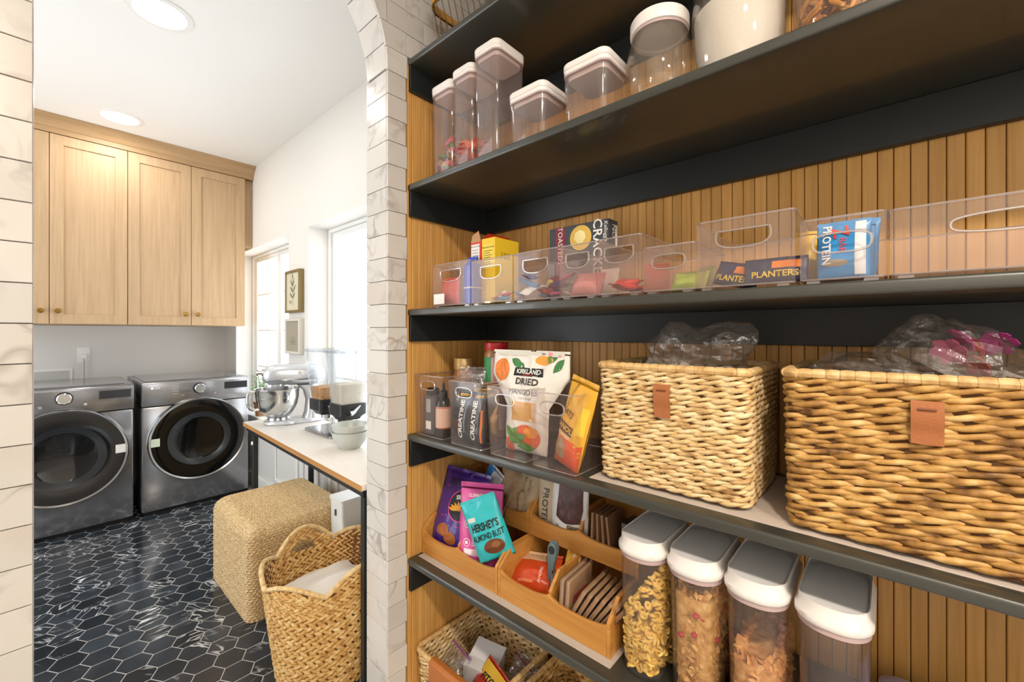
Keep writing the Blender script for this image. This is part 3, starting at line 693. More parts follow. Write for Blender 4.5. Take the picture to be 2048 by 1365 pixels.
part('rim', G().tube([((BR1+.002)*math.cos(2*PI*k/144), (BR1+.002)*math.sin(2*PI*k/144), rimz(2*PI*k/144)) for k in range(144)], .0085, 8, True), fibre('rim_fibre', ['#b58c52','#d7b67e','#e6cf9f'], 60), t)
single('folded_linen', 'folded white linen lying inside the round braided basket', 'linen', G().grid(24, 24, lambda u, v: ((u-.5)*.3, (v-.5)*.3, .02*noise.noise((u*3, v*3, 1)) + .03*math.exp(-6*((u-.5)**2+(v-.5)**2)))), plain('linen', '#e5e1d8', .9, bump=.2, bscale=120), (.775, 1.672, .275))
single('linen_pile', 'pale linen pile filling the lower round braided basket', 'linen', G().lathe([(.001,.0),(.165,.0),(.185,.10),(.195,.2),(.19,.26),(.1,.268),(.001,.268)], 32), MATS['linen'], (.775, 1.672, .006))

# ================================================================== pantry goods: builders
def ray_rect(a, c, y0, z0, y1, z1):
    dx, dz = math.cos(a), math.sin(a); ts = []
    if dx > 1e-9: ts.append((y1-c[0])/dx)
    if dx < -1e-9: ts.append((y0-c[0])/dx)
    if dz > 1e-9: ts.append((z1-c[1])/dz)
    if dz < -1e-9: ts.append((z0-c[1])/dz)
    k = min(ts); return (c[0]+dx*k, c[1]+dz*k)
def hole(kind, c, w, h, n=40):
    out = []
    for i in range(n):
        a = 2*PI*i/n; p = 3.2 if kind == 'pill' else 2.6
        x = w/2*math.copysign(abs(math.cos(a))**(2/p), math.cos(a)); z = h/2*math.copysign(abs(math.sin(a))**(2/p), math.sin(a))
        if kind == 'd': z = h*.30 if z > h*.0 and abs(x) < w*.5 and math.sin(a) > .25 else z
        out.append((c[0]+x, c[1]+z))
    return out
def clear_bin(label, y0, y1, x0, d, z, h, kind='d', taper=0, feet=True, mat=None, hw=.55, hh=.045, hz=None, group='clear bins on the middle shelf', sticker=None):
    mat = mat or M_clear; w = y1-y0; f = .006 if feet else .0
    t = thing('clear_bin', label, 'bin', (x0+d/2, (y0+y1)/2, z+.0004), group=group); th = .0022
    def tp(g):
        if taper: g.v = [(x*(1+taper*(zz/h)), y*(1+taper*(zz/h)), zz) for x, y, zz in g.v]
        return g
    hc = (0, hz if hz else h-.036); H = hole(kind, hc, w*hw, hh)
    n = len(H); angs = [math.atan2(q-hc[1], p-hc[0]) for p, q in H]
    O = [ray_rect(a, hc, -w/2, f, w/2, h) for a in angs]
    # make sure the panel's corners are kept
    for cx, cz in ((-w/2,f),(w/2,f),(w/2,h),(-w/2,h)):
        ca = math.atan2(cz-hc[1], cx-hc[0]); i = min(range(n), key=lambda k: abs((angs[k]-ca+PI) % (2*PI)-PI)); O[i] = (cx, cz)
    fp = part('front_panel', tp(G().ring(O, H, -d/2, -d/2+th, PX)), mat, t, smooth=False)
    part('handle_rim', tp(G().tube([(-d/2-.0005, p, q) for p, q in H], .0022, 6, True)), M_edge, fp)
    part('back_panel', tp(G().box(d/2-th, -w/2, f, d/2, w/2, h)), mat, t, smooth=False)
    for sy in (-1, 1): part('side_panel', tp(G().box(-d/2+th, sy*w/2-(th if sy > 0 else 0), f, d/2-th, sy*w/2+(0 if sy > 0 else th), h)), mat, t, smooth=False)
    part('base', tp(G().box(-d/2+th, -w/2+th, f, d/2-th, w/2-th, f+.0025)), mat, t, smooth=False)
    l = rrect(d, w, .008, 3, h-.001)
    part('rim', tp(G().tube(l, .0020, 6, True)), M_edge, t)
    l = rrect(d-.001, w-.001, .006, 3, f+.001)
    part('bottom_edge', tp(G().tube(l, .0018, 6, True)), M_edge, t)
    if feet:
        for sy in (-1, 1): part('foot', tp(G().box(-d/2+.004, sy*(w/2-.018)-.009, 0, -d/2+.02, sy*(w/2-.018)+.009, f)), M_edge, t)
    if sticker: part('sticker', G().box(-d/2-.0008, sticker[0], sticker[1], -d/2-.0003, sticker[2], sticker[3]), M_paper, t)
    return t

def pouch(name, label, cat, w, h, th, mat, loc, rot=(0,0,0), seed=0, wr=.0025, wb=1.0, top=.93, group=None, nx=26, nz=34, bot=.22, sq=3.0):
    t = thing(name, label, cat, loc, rot=rot, group=group)
    def wid(v): return w*(wb + (1-wb)*min(1, max(0, (v-.45)/.3)))*(1+.018*noise.noise((v*5, seed, 3.3)))
    def half(u, v):
        p = min(1, max(0, v)/bot)**.6 * min(1, max(0, top-v)/.5)**.7 if v < top else 0
        return th/2*max(0, 1-abs(u)**sq)**.8*p
    def surf(a, b, eps=.0009, side=-1):
        v = b/h; u = max(-1, min(1, 2*a/wid(v)))
        n1 = noise.noise((a*26, b*22, seed))*wr + noise.noise((a*70, b*60, seed+9))*wr*.45
        fade = min(1, (1-abs(u))*6)
        return Vector((side*(half(u, v)+.0006+eps) + n1*fade*(1.2 if side < 0 else 1), -a, b))
    g = G()
    for side in (-1, 1):
        g.grid(nx, nz, lambda i, j: surf((i-.5)*wid(j)*.999, j*h, 0, side))
    bm = bmesh.new(); me = bpy.data.meshes.new('m'); me.from_pydata(g.v, [], g.f); bm.from_mesh(me)
    bmesh.ops.remove_doubles(bm, verts=bm.verts, dist=.0016); bmesh.ops.recalc_face_normals(bm, faces=bm.faces); bm.to_mesh(me); bm.free()
    me.materials.append(mat); me.polygons.foreach_set('use_smooth', [True]*len(me.polygons))
    obj('wrapper', me, t)
    return t, surf
def decal(t, surf, poly, mat, name='printed_patch', rings=6, eps=.0008, sub=6):
    P = []
    for i in range(len(poly)):
        a, b = poly[i], poly[(i+1) % len(poly)]
        for k in range(sub): P.append((a[0]+(b[0]-a[0])*k/sub, a[1]+(b[1]-a[1])*k/sub))
    c = (sum(p[0] for p in P)/len(P), sum(p[1] for p in P)/len(P)); n = len(P); vs = [surf(*c, eps)]; fs = []
    for r in range(1, rings+1):
        for p in P: vs.append(surf(c[0]+(p[0]-c[0])*r/rings, c[1]+(p[1]-c[1])*r/rings, eps))
    for i in range(n): fs.append((0, 1+i, 1+(i+1) % n))
    for r in range(rings-1):
        for i in range(n): j = (i+1) % n; fs.append((1+r*n+i, 1+(r+1)*n+i, 1+(r+1)*n+j, 1+r*n+j))
    me = bpy.data.meshes.new(name); me.from_pydata(vs, [], fs); me.materials.append(mat); me.polygons.foreach_set('use_smooth', [True]*len(fs))
    return obj(name, me, t)
def rect(a0, b0, a1, b1): return [(a0,b0),(a1,b0),(a1,b1),(a0,b1)]
def oval(a, b, ra, rb, n=20, rot=0): return [(a+ra*math.cos(x)*math.cos(rot)-rb*math.sin(x)*math.sin(rot), b+ra*math.cos(x)*math.sin(rot)+rb*math.sin(x)*math.cos(rot)) for x in [2*PI*k/n for k in range(n)]]
def leafp(a, b, ang, ln, wd, n=7):
    d = (math.cos(ang), math.sin(ang)); s = (-d[1], d[0])
    up = [(a+d[0]*ln*i/n+s[0]*wd*math.sin(PI*i/n), b+d[1]*ln*i/n+s[1]*wd*math.sin(PI*i/n)) for i in range(n+1)]
    dn = [(a+d[0]*ln*i/n-s[0]*wd*math.sin(PI*i/n), b+d[1]*ln*i/n-s[1]*wd*math.sin(PI*i/n)) for i in range(1, n)]
    return up + dn[::-1]
def ptext(t, surf, s, size, a, b, mat, ang=0, align='CENTER', bold=0, sx=1, shear=0):
    x = (math.cos(ang), math.sin(ang), 0); u = (-math.sin(ang), math.cos(ang), 0)
    text(t, s, size, (a, b, 0), x, u, mat, align, (lambda p, q: surf(p, q, .0022)), bold, 'lettering', sx, shear)

# candy: pillow wrapper with crimped ends
def candy_mesh(mat, l=.034, w=.016, h=.010):
    g = G()
    def f(u, v):
        x = (u-.5)*l*1.35; e = abs(u-.5)*2; k = max(0, 1-(e/.78)**3) if e < .78 else 0; a = 2*PI*v
        ww = w/2*(1 if e < .7 else 1+.12*math.sin(v*40)); 
        return (x, ww*math.cos(a)*(.95+.05*math.sin(u*30)), (h/2*k+.0006)*math.sin(a)+.0006*math.sin(u*60+v*9))
    g.grid(14, 12, f); return mesh_of(g, mat, fix=False)
CM = {}
CNAME = {'#d8c15a': 'yellow', '#e3e0d6': 'white', '#c8408a': 'magenta', '#4a3470': 'dark purple', '#d85a36': 'orange', '#5b8fc0': 'blue', '#e8e4da': 'white', '#b23a55': 'crimson', '#d8432f': 'red', '#4f9bd0': 'blue', '#e9e4da': 'white', '#dd4a35': 'bright red', '#d33a2c': 'deep red', '#d8392b': 'red', '#e3c43a': 'yellow', '#7d6ab0': 'purple', '#c83a4a': 'crimson', '#e6e0d4': 'white', '#5c8f4e': 'green', '#d8742c': 'orange', '#e2502a': 'deep orange', '#ea6a2e': 'orange', '#d83f28': 'reddish orange', '#ee7d3c': 'pale orange'}
def candies(n, cols, cx, cy, dx, dy, z0, z1, label, group, l=.034, w=.016, h=.010, name='wrapped_candy', cat='candy', lean=.5):
    r = random.Random(len(label)*7+n)
    for k in range(n):
        c = cols[k % len(cols)]; key = (c, l, w, h)
        if key not in CM: CM[key] = candy_mesh(plain('wrap_'+c.strip('#'), c, .3, coat=.3), l, w, h)
        q = (k+.5)/n
        o = obj(name, CM[key], None, (cx+r.uniform(-dx,dx), cy+r.uniform(-dy,dy), z0+(z1-z0)*q), (r.uniform(-lean,lean), r.uniform(-lean,lean), r.uniform(0, 2*PI)))
        tag(o, CNAME.get(c, 'bright')+' '+label, cat, group)

# ================================================================== shelf B: clear bins
ZB = ST['B']
clear_bin('tall clear bin standing behind the bin with the blue sleeve', 1.07, 1.215, 1.02, .18, ZB, .165, 'pill', hw=.5, hh=.03)
clear_bin('clear bin with a white sticker holding a red bag and blue sleeve', .947, 1.129, .868, .14, ZB, .141, 'd', sticker=(.03,.012,.084,.045))
clear_bin('clear bin holding the yellow box and the open red box', .7755, .9416, .868, .20, ZB, .134, 'd', hw=.5)
clear_bin('clear bin full of small multicoloured sweets beside the yellow box', .6195, .7695, .868, .20, ZB, .135, 'd', hw=.55)
clear_bin('clear bin holding a pink packet in front of the cracker box', .511, .6165, .868, .20, ZB, .134, 'd', hw=.62)
clear_bin('clear bin holding red sweets beside the low bin', .3995, .5075, .868, .20, ZB, .135, 'd', hw=.66)
clear_bin('low clear bin with oval handle holding a green packet', .286, .3965, .868, .20, ZB, .101, 'pill', hw=.62, hh=.030, hz=.067)
clear_bin('wide clear bin holding navy peanut packets', .1205, .2845, .868, .28, ZB, .135, 'd', hw=.56, hh=.042)
clear_bin('clear bin holding blue protein bar packets', .0025, .1135, .868, .28, ZB, .109, 'pill', hw=.68, hh=.032, hz=.066)
clear_bin('long empty clear bin with a wide slot handle', -.34, -.0015, .868, .28, ZB, .107, 'pill', hw=.62, hh=.028, hz=.072)
# contents
z = ZB+.009
t, s = pouch('snack_bag', 'red snack bag inside the bin with the white sticker', 'snack bag', .09, .09, .035, plain('red_film', '#c8452e', .3, coat=.3), (.905, 1.08, z), seed=1)
t = thing('biscuit_sleeve', 'blue sleeve packet standing in the bin with the sticker', 'packet', (.915, .985, z))
part('sleeve', G().loft([rrect(.045,.045,.012,3,0), rrect(.047,.047,.012,3,.12), rrect(.02,.04,.008,3,.135), rrect(.006,.045,.002,3,.15)]), plain('blue_film', '#2d46b8', .3, coat=.3), t)
part('band', G().loft([rrect(.049,.049,.012,3,.05), rrect(.049,.049,.012,3,.053)]), M_wht, t)
t = thing('cereal_box', 'yellow box standing in a clear bin, next to the red box', 'box', (.985, .930, z))
part('carton', G().box(-.055, -.029, 0, .055, .029, .205), plain('yellow_card', '#e8c22c', .5), t)
part('facts_panel', G().box(-.0556, -.022, .11, -.0551, .02, .185), plain('yellow_pale', '#edd24d', .5), t)
text(t, 'Nutrition Facts', .0085, (-.0562, 0, .177), ND, UP, M_ink)
for i in range(7): part('print_line', G().box(-.0561, -.018+.01*(i % 2), .165-i*.007, -.0557, .018, .1665-i*.007), M_ink, t)
text(t, '100', .03, (-.01, -.0296, .15), (1,0,0), UP, ink('#8a6d12'))
t = thing('cereal_box', 'red and white box with open flaps standing in a clear bin', 'box', (.985, .9865 , z))
part('carton', G().box(-.055, -.0235, 0, .055, .0235, .20), plain('red_card', '#cf3526', .5), t)
part('facts_panel', G().box(-.0556, -.017, .02, -.0551, .021, .193), M_paper, t)
text(t, 'Nutrition Facts', .007, (-.0562, .002, .186), ND, UP, M_ink)
for i in range(14): part('print_line', G().box(-.0561, -.012, .174-i*.009, -.0557, .016, .1753-i*.009), M_ink, t)
part('flap', G().add([(-.055,-.0235,.2),(.055,-.0235,.2),(.05,-.05,.222),(-.045,-.045,.222)], [(0,1,2,3)]).add([(-.055,-.0235,.2008),(.055,-.0235,.2008),(.05,-.05,.2228),(-.045,-.045,.2228)], [(0,3,2,1)]), plain('red_card2', '#c22a20', .5), t, smooth=False, fix=False)
part('flap', G().add([(-.055,.0235,.2),(-.055,-.0235,.2),(-.062,-.02,.232),(-.06,.01,.222)], [(0,1,2,3)]), plain('kraft_card', '#b98d63', .7), t, smooth=False, fix=False)
t = thing('cracker_box', 'dark cracker box standing on its side behind the clear bins', 'box', (1.112, .703, ZB+.0005))
part('carton', G().box(-.027, -.1045, 0, .027, .1045, .247), plain('slate_card', '#3c424a', .5), t)
part('band', G().box(-.0276, .046, .1, -.0271, .082, .247), plain('maroon_ink', '#7d2336', .5), t)
text(t, 'TOASTEDS', .024, (-.0282, .064, .19), (0,0,-1), ND, M_wht)
text(t, 'CRACKERS', .042, (-.0282, -.068, .15), (0,0,-1), ND, M_wht, bold=.0006)
text(t, "Kellogg's", .017, (-.0282, -.096, .212), (0,0,-1), ND, M_wht, shear=.2)
part('cracker_print', G().lathe([(0,.0005),(.036,.0005),(.038,0)], 28).xf(Matrix.Translation((-.0271,-.01,.205)) @ Matrix.Rotation(-PI/2,4,'Y')), plain('cracker_gold', '#dcb757', .6), t)
part('cheese_print', G().lathe([(0,.0004),(.02,.0004),(.021,0)], 7).xf(Matrix.Translation((-.0277,-.008,.208)) @ Matrix.Rotation(-PI/2,4,'Y')), plain('cheese_cream', '#f0e3a4', .6), t)
text(t, 'NO', .026, (.002, -.1051, .215), (0,0,-1), (1,0,0), M_wht)
part('side_panel_print', G().box(.012, -.1051, .17, .024, -.1047, .235), M_paper, t)
SW = ['#d8c15a','#e3e0d6','#c8408a','#4a3470','#d85a36','#5b8fc0','#e8e4da','#b23a55']
candies(20, SW, .945, .694, .05, .052, z+.008, z+.065, 'wrapped sweet lying in the bin of multicoloured sweets', 'sweets in the clear bin', .05, .028, .014, lean=.45)
candies(7, ['#d8432f','#4f9bd0','#e9e4da','#d8432f'], .915, .835, .02, .045, z+.006, z+.03, 'flat wrapped sweet lying in front of the yellow box', 'sweets by the yellow box', lean=.25)
t, s = pouch('snack_bag', 'pink snack packet inside the bin before the cracker box', 'snack bag', .088, .07, .05, plain('pink_film', '#d08a86', .35), (.905, .566, z), (0,.5,0), 4)
t, s = pouch('snack_bag', 'white packet leaning behind the pink packet in its bin', 'snack bag', .05, .08, .02, plain('white_film', '#e6ded4', .35), (.985, .545, z), (0,.2,0), 14)
candies(6, ['#dd4a35','#d33a2c'], .93, .453, .03, .032, z+.01, z+.03, 'wrapped sweet in the bin beside the low bin', 'red sweets in the clear bin', .045, .028, .016, lean=.3)
t, s = pouch('snack_bag', 'crinkled red bag standing behind the red sweets', 'snack bag', .06, .085, .03, MATS['red_film'], (1.02, .43, z), (0,.15,.3), 5)
t, s = pouch('snack_bag', 'lime green packet lying in the low clear bin', 'snack bag', .08, .05, .03, plain('lime_film', '#b8d05a', .35), (.93, .325, z), (0,.5,-.2), 6)
t, s = pouch('snack_bag', 'dark green packet behind the lime green packet', 'snack bag', .04, .06, .02, plain('leafy_film', '#6f8f3f', .35), (.985, .305, z), (0,.2,-.2), 16)
for k, (yy, rr) in enumerate(((.185, -.15), (.155, .05))):
    t, s = pouch('peanut_packet', ('navy peanut packet lying flat in the wide clear bin' if k else 'navy peanut packet lying slanted in the wide clear bin'), 'packet', .10 if k else .085, .05, .02, plain('navy_film', '#27284a', .35, coat=.3), (.893+.02*(1-k), yy+(.045 if k == 0 else 0), z), (.25 if k == 0 else 0, .25, rr), 7+k)
    decal(t, s, rect(-.005,.026,.04,.042), ink('#e07f2a')); ptext(t, s, 'PLANTERS', .016, .0, .014, ink('#e5c53a'), bold=.0003)
for k in range(3):
    t, s = pouch('bar_packet', ['blue protein bar packet facing out of its clear bin', 'blue protein bar packet second in its clear bin', 'blue protein bar packet sticking up above its clear bin'][k], 'packet', .072, .098+.014*(k == 2), .025, plain('azure_film', '#2f8fd0', .35, coat=.2), (.895+.035*k, .057-.003*k, z), (.02*k, .06, -.06), 11+k)
    if k == 0:
        ptext(t, s, 'PROTEIN', .017, -.022, .058, M_wht, -PI/2, bold=.0004); ptext(t, s, 'Z', .03, -.004, .078, ink('#d8362c'), -PI/2+.2, bold=.0006); ptext(t, s, 'BAR', .014, -.0, .055, ink('#d8362c'), -PI/2)
        decal(t, s, rect(.016,.005,.03,.094), ink('#dfe6ea')); decal(t, s, oval(-.01,.026,.018,.006), ink('#9c8f76'))
t, s = pouch('bar_packet', 'yellow packet standing beside the blue protein packets', 'packet', .05, .10, .012, plain('gold_film', '#e6b62f', .35), (.97, .095, z), (0,0,.5), 15)

# ================================================================== shelf C: tapered clear bins
ZC_ = ST['C']
M_clear2 = clear('clear_plastic_tall', (.975,.96,.955), .018, (.95,.84,.82), .06, .02)
CG = 'tall clear bins on the basket shelf'
clear_bin('tall clear bin holding dark bottles against the slatted end wall', 1.082, 1.228, .872, .27, ZC_, .205, 'pill', .04, False, hw=.5, hh=.03, hz=.172, group=CG, mat=M_clear2)
clear_bin('tall clear bin packed with black powder sachets', .897, 1.034, .866, .27, ZC_, .2, 'pill', .055, False, hw=.5, hh=.03, hz=.167, group=CG, mat=M_clear2)
clear_bin('tall clear bin holding the dried fruit bag', .727, .858, .866, .27, ZC_, .197, 'pill', .075, False, hw=.5, hh=.03, hz=.163, group=CG, mat=M_clear2)
clear_bin('tall clear bin holding the yellow granola bag', .566, .701, .866, .27, ZC_, .197, 'pill', .05, False, hw=.52, hh=.032, hz=.158, group=CG, mat=M_clear2)
z = ZC_+.004
t = thing('supplement_bottle', 'grey bottle with a black cap and barcode in a clear bin', 'bottle', (.905, 1.175, z))
part('bottle_body', G().loft([rrect(.045,.055,.016,5,0), rrect(.047,.057,.016,5,.002), rrect(.047,.057,.016,5,.125), rrect(.036,.046,.014,5,.132)]), plain('pewter_plastic', '#5c5a5c', .4), t)
part('cap', G().lathe([(.02,.132),(.022,.134),(.022,.152),(.018,.156),(0,.157)], 24), M_dark, t)
part('barcode', G().box(-.0247, -.02, .018, -.0238, .008, .045), M_paper, t); part('print_block', G().box(-.0247, -.018, .075, -.0238, .006, .12), plain('grey_print', '#a8a6a4', .6), t)
t = thing('supplement_bottle', 'dark bottle with a pink paper label and spray top', 'bottle', (.902, 1.115, z))
part('bottle_body', G().lathe([(0,0),(.024,0),(.0255,.003),(.0255,.105),(.02,.122),(.012,.13)], 28), plain('amber_black', '#1d1917', .2), t)
part('paper_label', G().lathe([(.0259,.028),(.0259,.1)], 28), plain('blush_paper', '#dcb9a4', .7), t)
for zz in (.03, .097): part('label_border', G().lathe([(.0262,zz-.0015),(.0262,zz+.0015)], 28), ink('#b8452f'), t)
part('cap', G().lathe([(.013,.128),(.014,.13),(.0135,.15),(.006,.154),(.0045,.178),(0,.179)], 20), M_dark, t)
t = thing('nut_butter_jar', 'nut butter jar with a gold lid behind the dark bottles', 'jar', (1.02, 1.145, z))
def jar(t, r, h, lidm, bodym, labm, zoff=0):
    part('jar_body', G().lathe([(0,zoff),(r*.93,zoff),(r,zoff+.006),(r,zoff+h*.74),(r*.88,zoff+h*.82),(r*.86,zoff+h*.84)], 36), bodym, t)
    part('jar_label', G().lathe([(r+.0005,zoff+h*.16),(r+.0005,zoff+h*.68)], 36), labm, t)
    part('jar_lid', G().lathe([(r*.93,zoff+h*.84),(r*.95,zoff+h*.85),(r*.95,zoff+h*.99),(r*.91,zoff+h),(0,zoff+h)], 36), lidm, t)
M_pb = plain('peanut_butter', '#a9713c', .35, coat=.5)
jar(t, .037, .255, plain('gold_lid', '#c0a06a', .35, .4), M_pb, plain('teal_label', '#27506a', .5))
t = thing('nut_butter_jar', 'nut butter jar with a red lid rising above the black sachets', 'jar', (1.03, .99, z))
jar(t, .042, .155, plain('red_lid', '#c41f2c', .35), M_pb, plain('pink_label', '#d9a3a3', .5), .158)
part('green_swash', G().grid(12, 4, lambda u, v: (.0427*math.cos(PI*.62+u*1.5), .0427*math.sin(PI*.62+u*1.5), .183+.082*v)), plain('green_label', '#2f8a4a', .5), t)
t = thing('nut_butter_jar', 'nut butter jar hidden under the red-lidded jar', 'jar', (1.03, .99, z))
jar(t, .042, .157, MATS['red_lid'], M_pb, MATS['pink_label'])
M_foil = plain('gold_foil', '#a8864e', .25, .9)
M_sach = plain('black_sachet', '#23252a', .32, coat=.4)
for k, (yy, zz) in enumerate(((.998, .0), (.945, -.0))):
    t, s = pouch('powder_sachet', ['black powder sachet with white lettering beside the bottles', 'black powder sachet with white lettering and an orange edge'][k], 'sachet', .066, .162, .034, M_sach, (.893+.004*k, yy, z), (0, .05, 0), 21+k, nx=16)
    ptext(t, s, 'CREATINE', .0255, -.004, .075, M_wht, PI/2, bold=.0009, sx=1.02); ptext(t, s, '5g creatine monohydrate', .006, .014, .065, ink('#7fb6c8'), PI/2)
    decal(t, s, rect(-.024,.145,.024,.153), M_foil)
    if k: decal(t, s, rect(.021,.01,.027,.11), ink('#e0782a'))
t, s = pouch('foil_pouch', 'gold foil pouch crumpled behind the black sachets', 'pouch', .12, .17, .05, M_foil, (.945, .965, z), (0,.05,0), 25, .006)
# dried mango bag
t, s = pouch('dried_fruit_bag', 'white bag of dried mango standing tall in a clear bin', 'snack bag', .285, .295, .06, plain('white_bag_film', '#e9e5dc', .4, coat=.2), (.93, .778, z), (0, .06, 0), 31, .005, .55, .97, nx=34, nz=40)
for p, c in [(oval(-.095,.235,.034,.034), '#e8822f'), (oval(-.055,.298,.02,.012), '#e9a03a')]: decal(t, s, [(max(-.128, a), min(.285, b)) for a, b in p], ink(c))
for a, b, an, ln, wd in [(-.06,.27,-.5,.05,.012),(-.03,.262,-.9,.035,.009),(.095,.235,.9,.05,.012),(.06,.262,.4,.05,.01)]: decal(t, s, leafp(a, b, an, ln, wd), ink('#3f7d43'))
decal(t, s, rect(-.12,.279,.125,.292), ink('#d9d7cb')); decal(t, s, rect(.07,.279,.115,.292), ink('#e39a98'))
decal(t, s, oval(.06,.268,.03,.014), ink('#e9a03a'))
decal(t, s, rect(-.042,.221,.062,.2445), M_ink); ptext(t, s, 'KIRKLAND', .018, .01, .2335, M_wht, bold=.0004); ptext(t, s, 'Signature', .009, .01, .2255, ink('#c8392b'), shear=.3)
ptext(t, s, 'DRIED', .026, .01, .205, ink('#3a332c'), bold=.0006, sx=1.15); ptext(t, s, 'MANGOES', .022, -.0, .175, ink('#3a332c'), sx=1.0); ptext(t, s, 'UNSULFURED', .007, .01, .158, ink('#8a7a6a'))
decal(t, s, rect(-.035,.095,.05,.148), ink('#d9a559'))
decal(t, s, oval(.02,.05,.043,.036), ink('#e0602c')); decal(t, s, oval(.035,.066,.022,.016), ink('#ee9a3a'), eps=.0014); decal(t, s, oval(-.05,.02,.018,.022), ink('#e0602c'))
for a, b, an, ln, wd in [(-.06,.075,-.7,.06,.014),(-.045,.03,.9,.06,.013),(-.05,.03,.35,.075,.016),(-.02,.02,.05,.07,.013)]: decal(t, s, leafp(a, b, an, ln, wd), ink('#5f8f3c'), eps=.002)
# granola bag
t, s = pouch('granola_bag', 'yellow and orange granola bag leaning in a clear bin', 'snack bag', .10, .235, .055, plain('yellow_bag_film', '#e0a92f', .4, coat=.2), (.905, .622, z), (.22, .1, -.25), 33, .003, .95)
decal(t, s, [(-.049,.004),(.046,.004),(.046,.075),(-.046,.085)], ink('#e0592a')); decal(t, s, oval(-.01,.05,.02,.028), ink('#a98c6a'), eps=.0014)
decal(t, s, [(-.05,.10),(.02,.088),(.02,.112),(-.05,.124)], ink('#5b3a22')); ptext(t, s, 'GRANOLA', .019, -.012, .1065, ink('#e8b53a'), -.17, bold=.0005)
ptext(t, s, 'OATS', .02, -.018, .142, ink('#6b4524'), -.17, bold=.0004); decal(t, s, rect(.024,.10,.044,.17), ink('#e8c53f')); ptext(t, s, 'ROASTED', .01, -.006, .087, M_wht, -.15)
ptext(t, s, 'OATS & HONEY', .010, -.02, .19, ink('#6b4524'), 1.4)
t, s = pouch('zip_bag', 'clear zip bag slumped beside the red-lidded jar', 'bag', .10, .12, .04, M_film, (.94, 1.03, ZC_+.12), (0,.3,.4), 35, .008)

# shelf liners: ribbed mats
M_mat = plain('ribbed_liner', '#b9aca0', .6)
def liner(label, y0, y1, x0, x1, z):
    n = int((x1-x0)/.0042); prof = []
    for k in range(n): prof += [(x0+(k)*.0042, .0008), (x0+(k+.3)*.0042, .0019), (x0+(k+.75)*.0042, .0019)]
    prof += [(x0+n*.0042, .0008)]
    g = G(); m = len(prof)
    g.add([(a, y0, b) for a, b in prof]+[(a, y1, b) for a, b in prof], [(i, i+1, m+i+1, m+i) for i in range(m-1)])
    g.box(x0, y0, 0, x1, y1, .0008)
    single('shelf_liner', label, 'liner', g, M_mat, (0,0,z+.0003), smooth=False)
liner('pale ribbed liner mat under the wicker baskets', -.6, .538, .882, 1.20, ZC_)
liner('pale ribbed liner mat under the bamboo bins', .482, 1.225, .880, 1.21, ST['D'])

# ================================================================== shelf A: lidded canisters and jars
ZA = ST['A']
M_can = clear('canister_acrylic', (.965,.94,.93), .045, (.95,.85,.82), .05, .04)
def canister(label, x0, y0, y1, d, h, fill=None):
    w = y1-y0; t = thing('canister', label, 'canister', (x0+d/2, (y0+y1)/2, ZA+.0004), group='white-lidded canisters on the upper shelf'); r = .021; lh = .027
    o = [rrect(d*.93, w*.93, r, 6, .0), rrect(d*.955, w*.955, r, 6, .004), rrect(d, w, r, 6, h-lh), rrect(d-.004, w-.004, r, 6, h-lh), rrect(d*.955-.005, w*.955-.005, r, 6, .006)]
    part('body', G().loft(o, True, True), M_can, t)
    part('lid', G().loft([rrect(d*1.0, w*1.0, r, 6, h-lh+.010), rrect(d*1.025, w*1.025, r, 6, h-lh+.012), rrect(d*1.025, w*1.025, r, 6, h-.003), rrect(d*1.0, w*1.0, r, 6, h)]), M_lid, t, angle=50)
    part('lid_band', G().loft([rrect(d*1.012, w*1.012, r, 6, h-lh), rrect(d*1.012, w*1.012, r, 6, h-lh+.0095)]), M_lid, t)
    part('gasket', G().loft([rrect(d*1.006, w*1.006, r, 6, h-lh-.004), rrect(d*1.006, w*1.006, r, 6, h-lh-.0002)]), M_gasket, t)
    part('lid_plug', G().loft([rrect(d*.86, w*.86, r*.9, 6, h-lh-.014), rrect(d*.90, w*.90, r*.95, 6, h-lh-.001)]), plain('lid_plug_plastic', '#d8c6c1', .5), t)
    return t
canister('tall slim canister of bright wrapped sweets next to the slatted end wall', .885, 1.055, 1.165, .13, .315)
canister('tall slim canister holding orange sweets between two tall canisters', .875, .948, 1.045, .13, .318)
canister('tallest slim canister, empty, next to the short wide ones', .870, .836, .938, .13, .338)
canister('short wide empty canister beside the tallest slim one', .870, .668, .795, .12, .150)
canister('medium wide empty canister beside the glass jar', .870, .486, .612, .13, .155)
candies(40, ['#d8392b','#e3c43a','#7d6ab0','#c83a4a','#e6e0d4','#5c8f4e','#d8742c'], .940, 1.11, .030, .032, ZA+.016, ZA+.125, 'wrapped sweet inside the tall canister next to the end wall', 'sweets in the first tall canister', .042, .026, .018)
candies(30, ['#e2502a','#ea6a2e','#d83f28','#ee7d3c'], .930, .996, .030, .028, ZA+.016, ZA+.10, 'wrapped sweet inside the second tall slim canister', 'orange sweets in the second tall canister', .042, .026, .018)
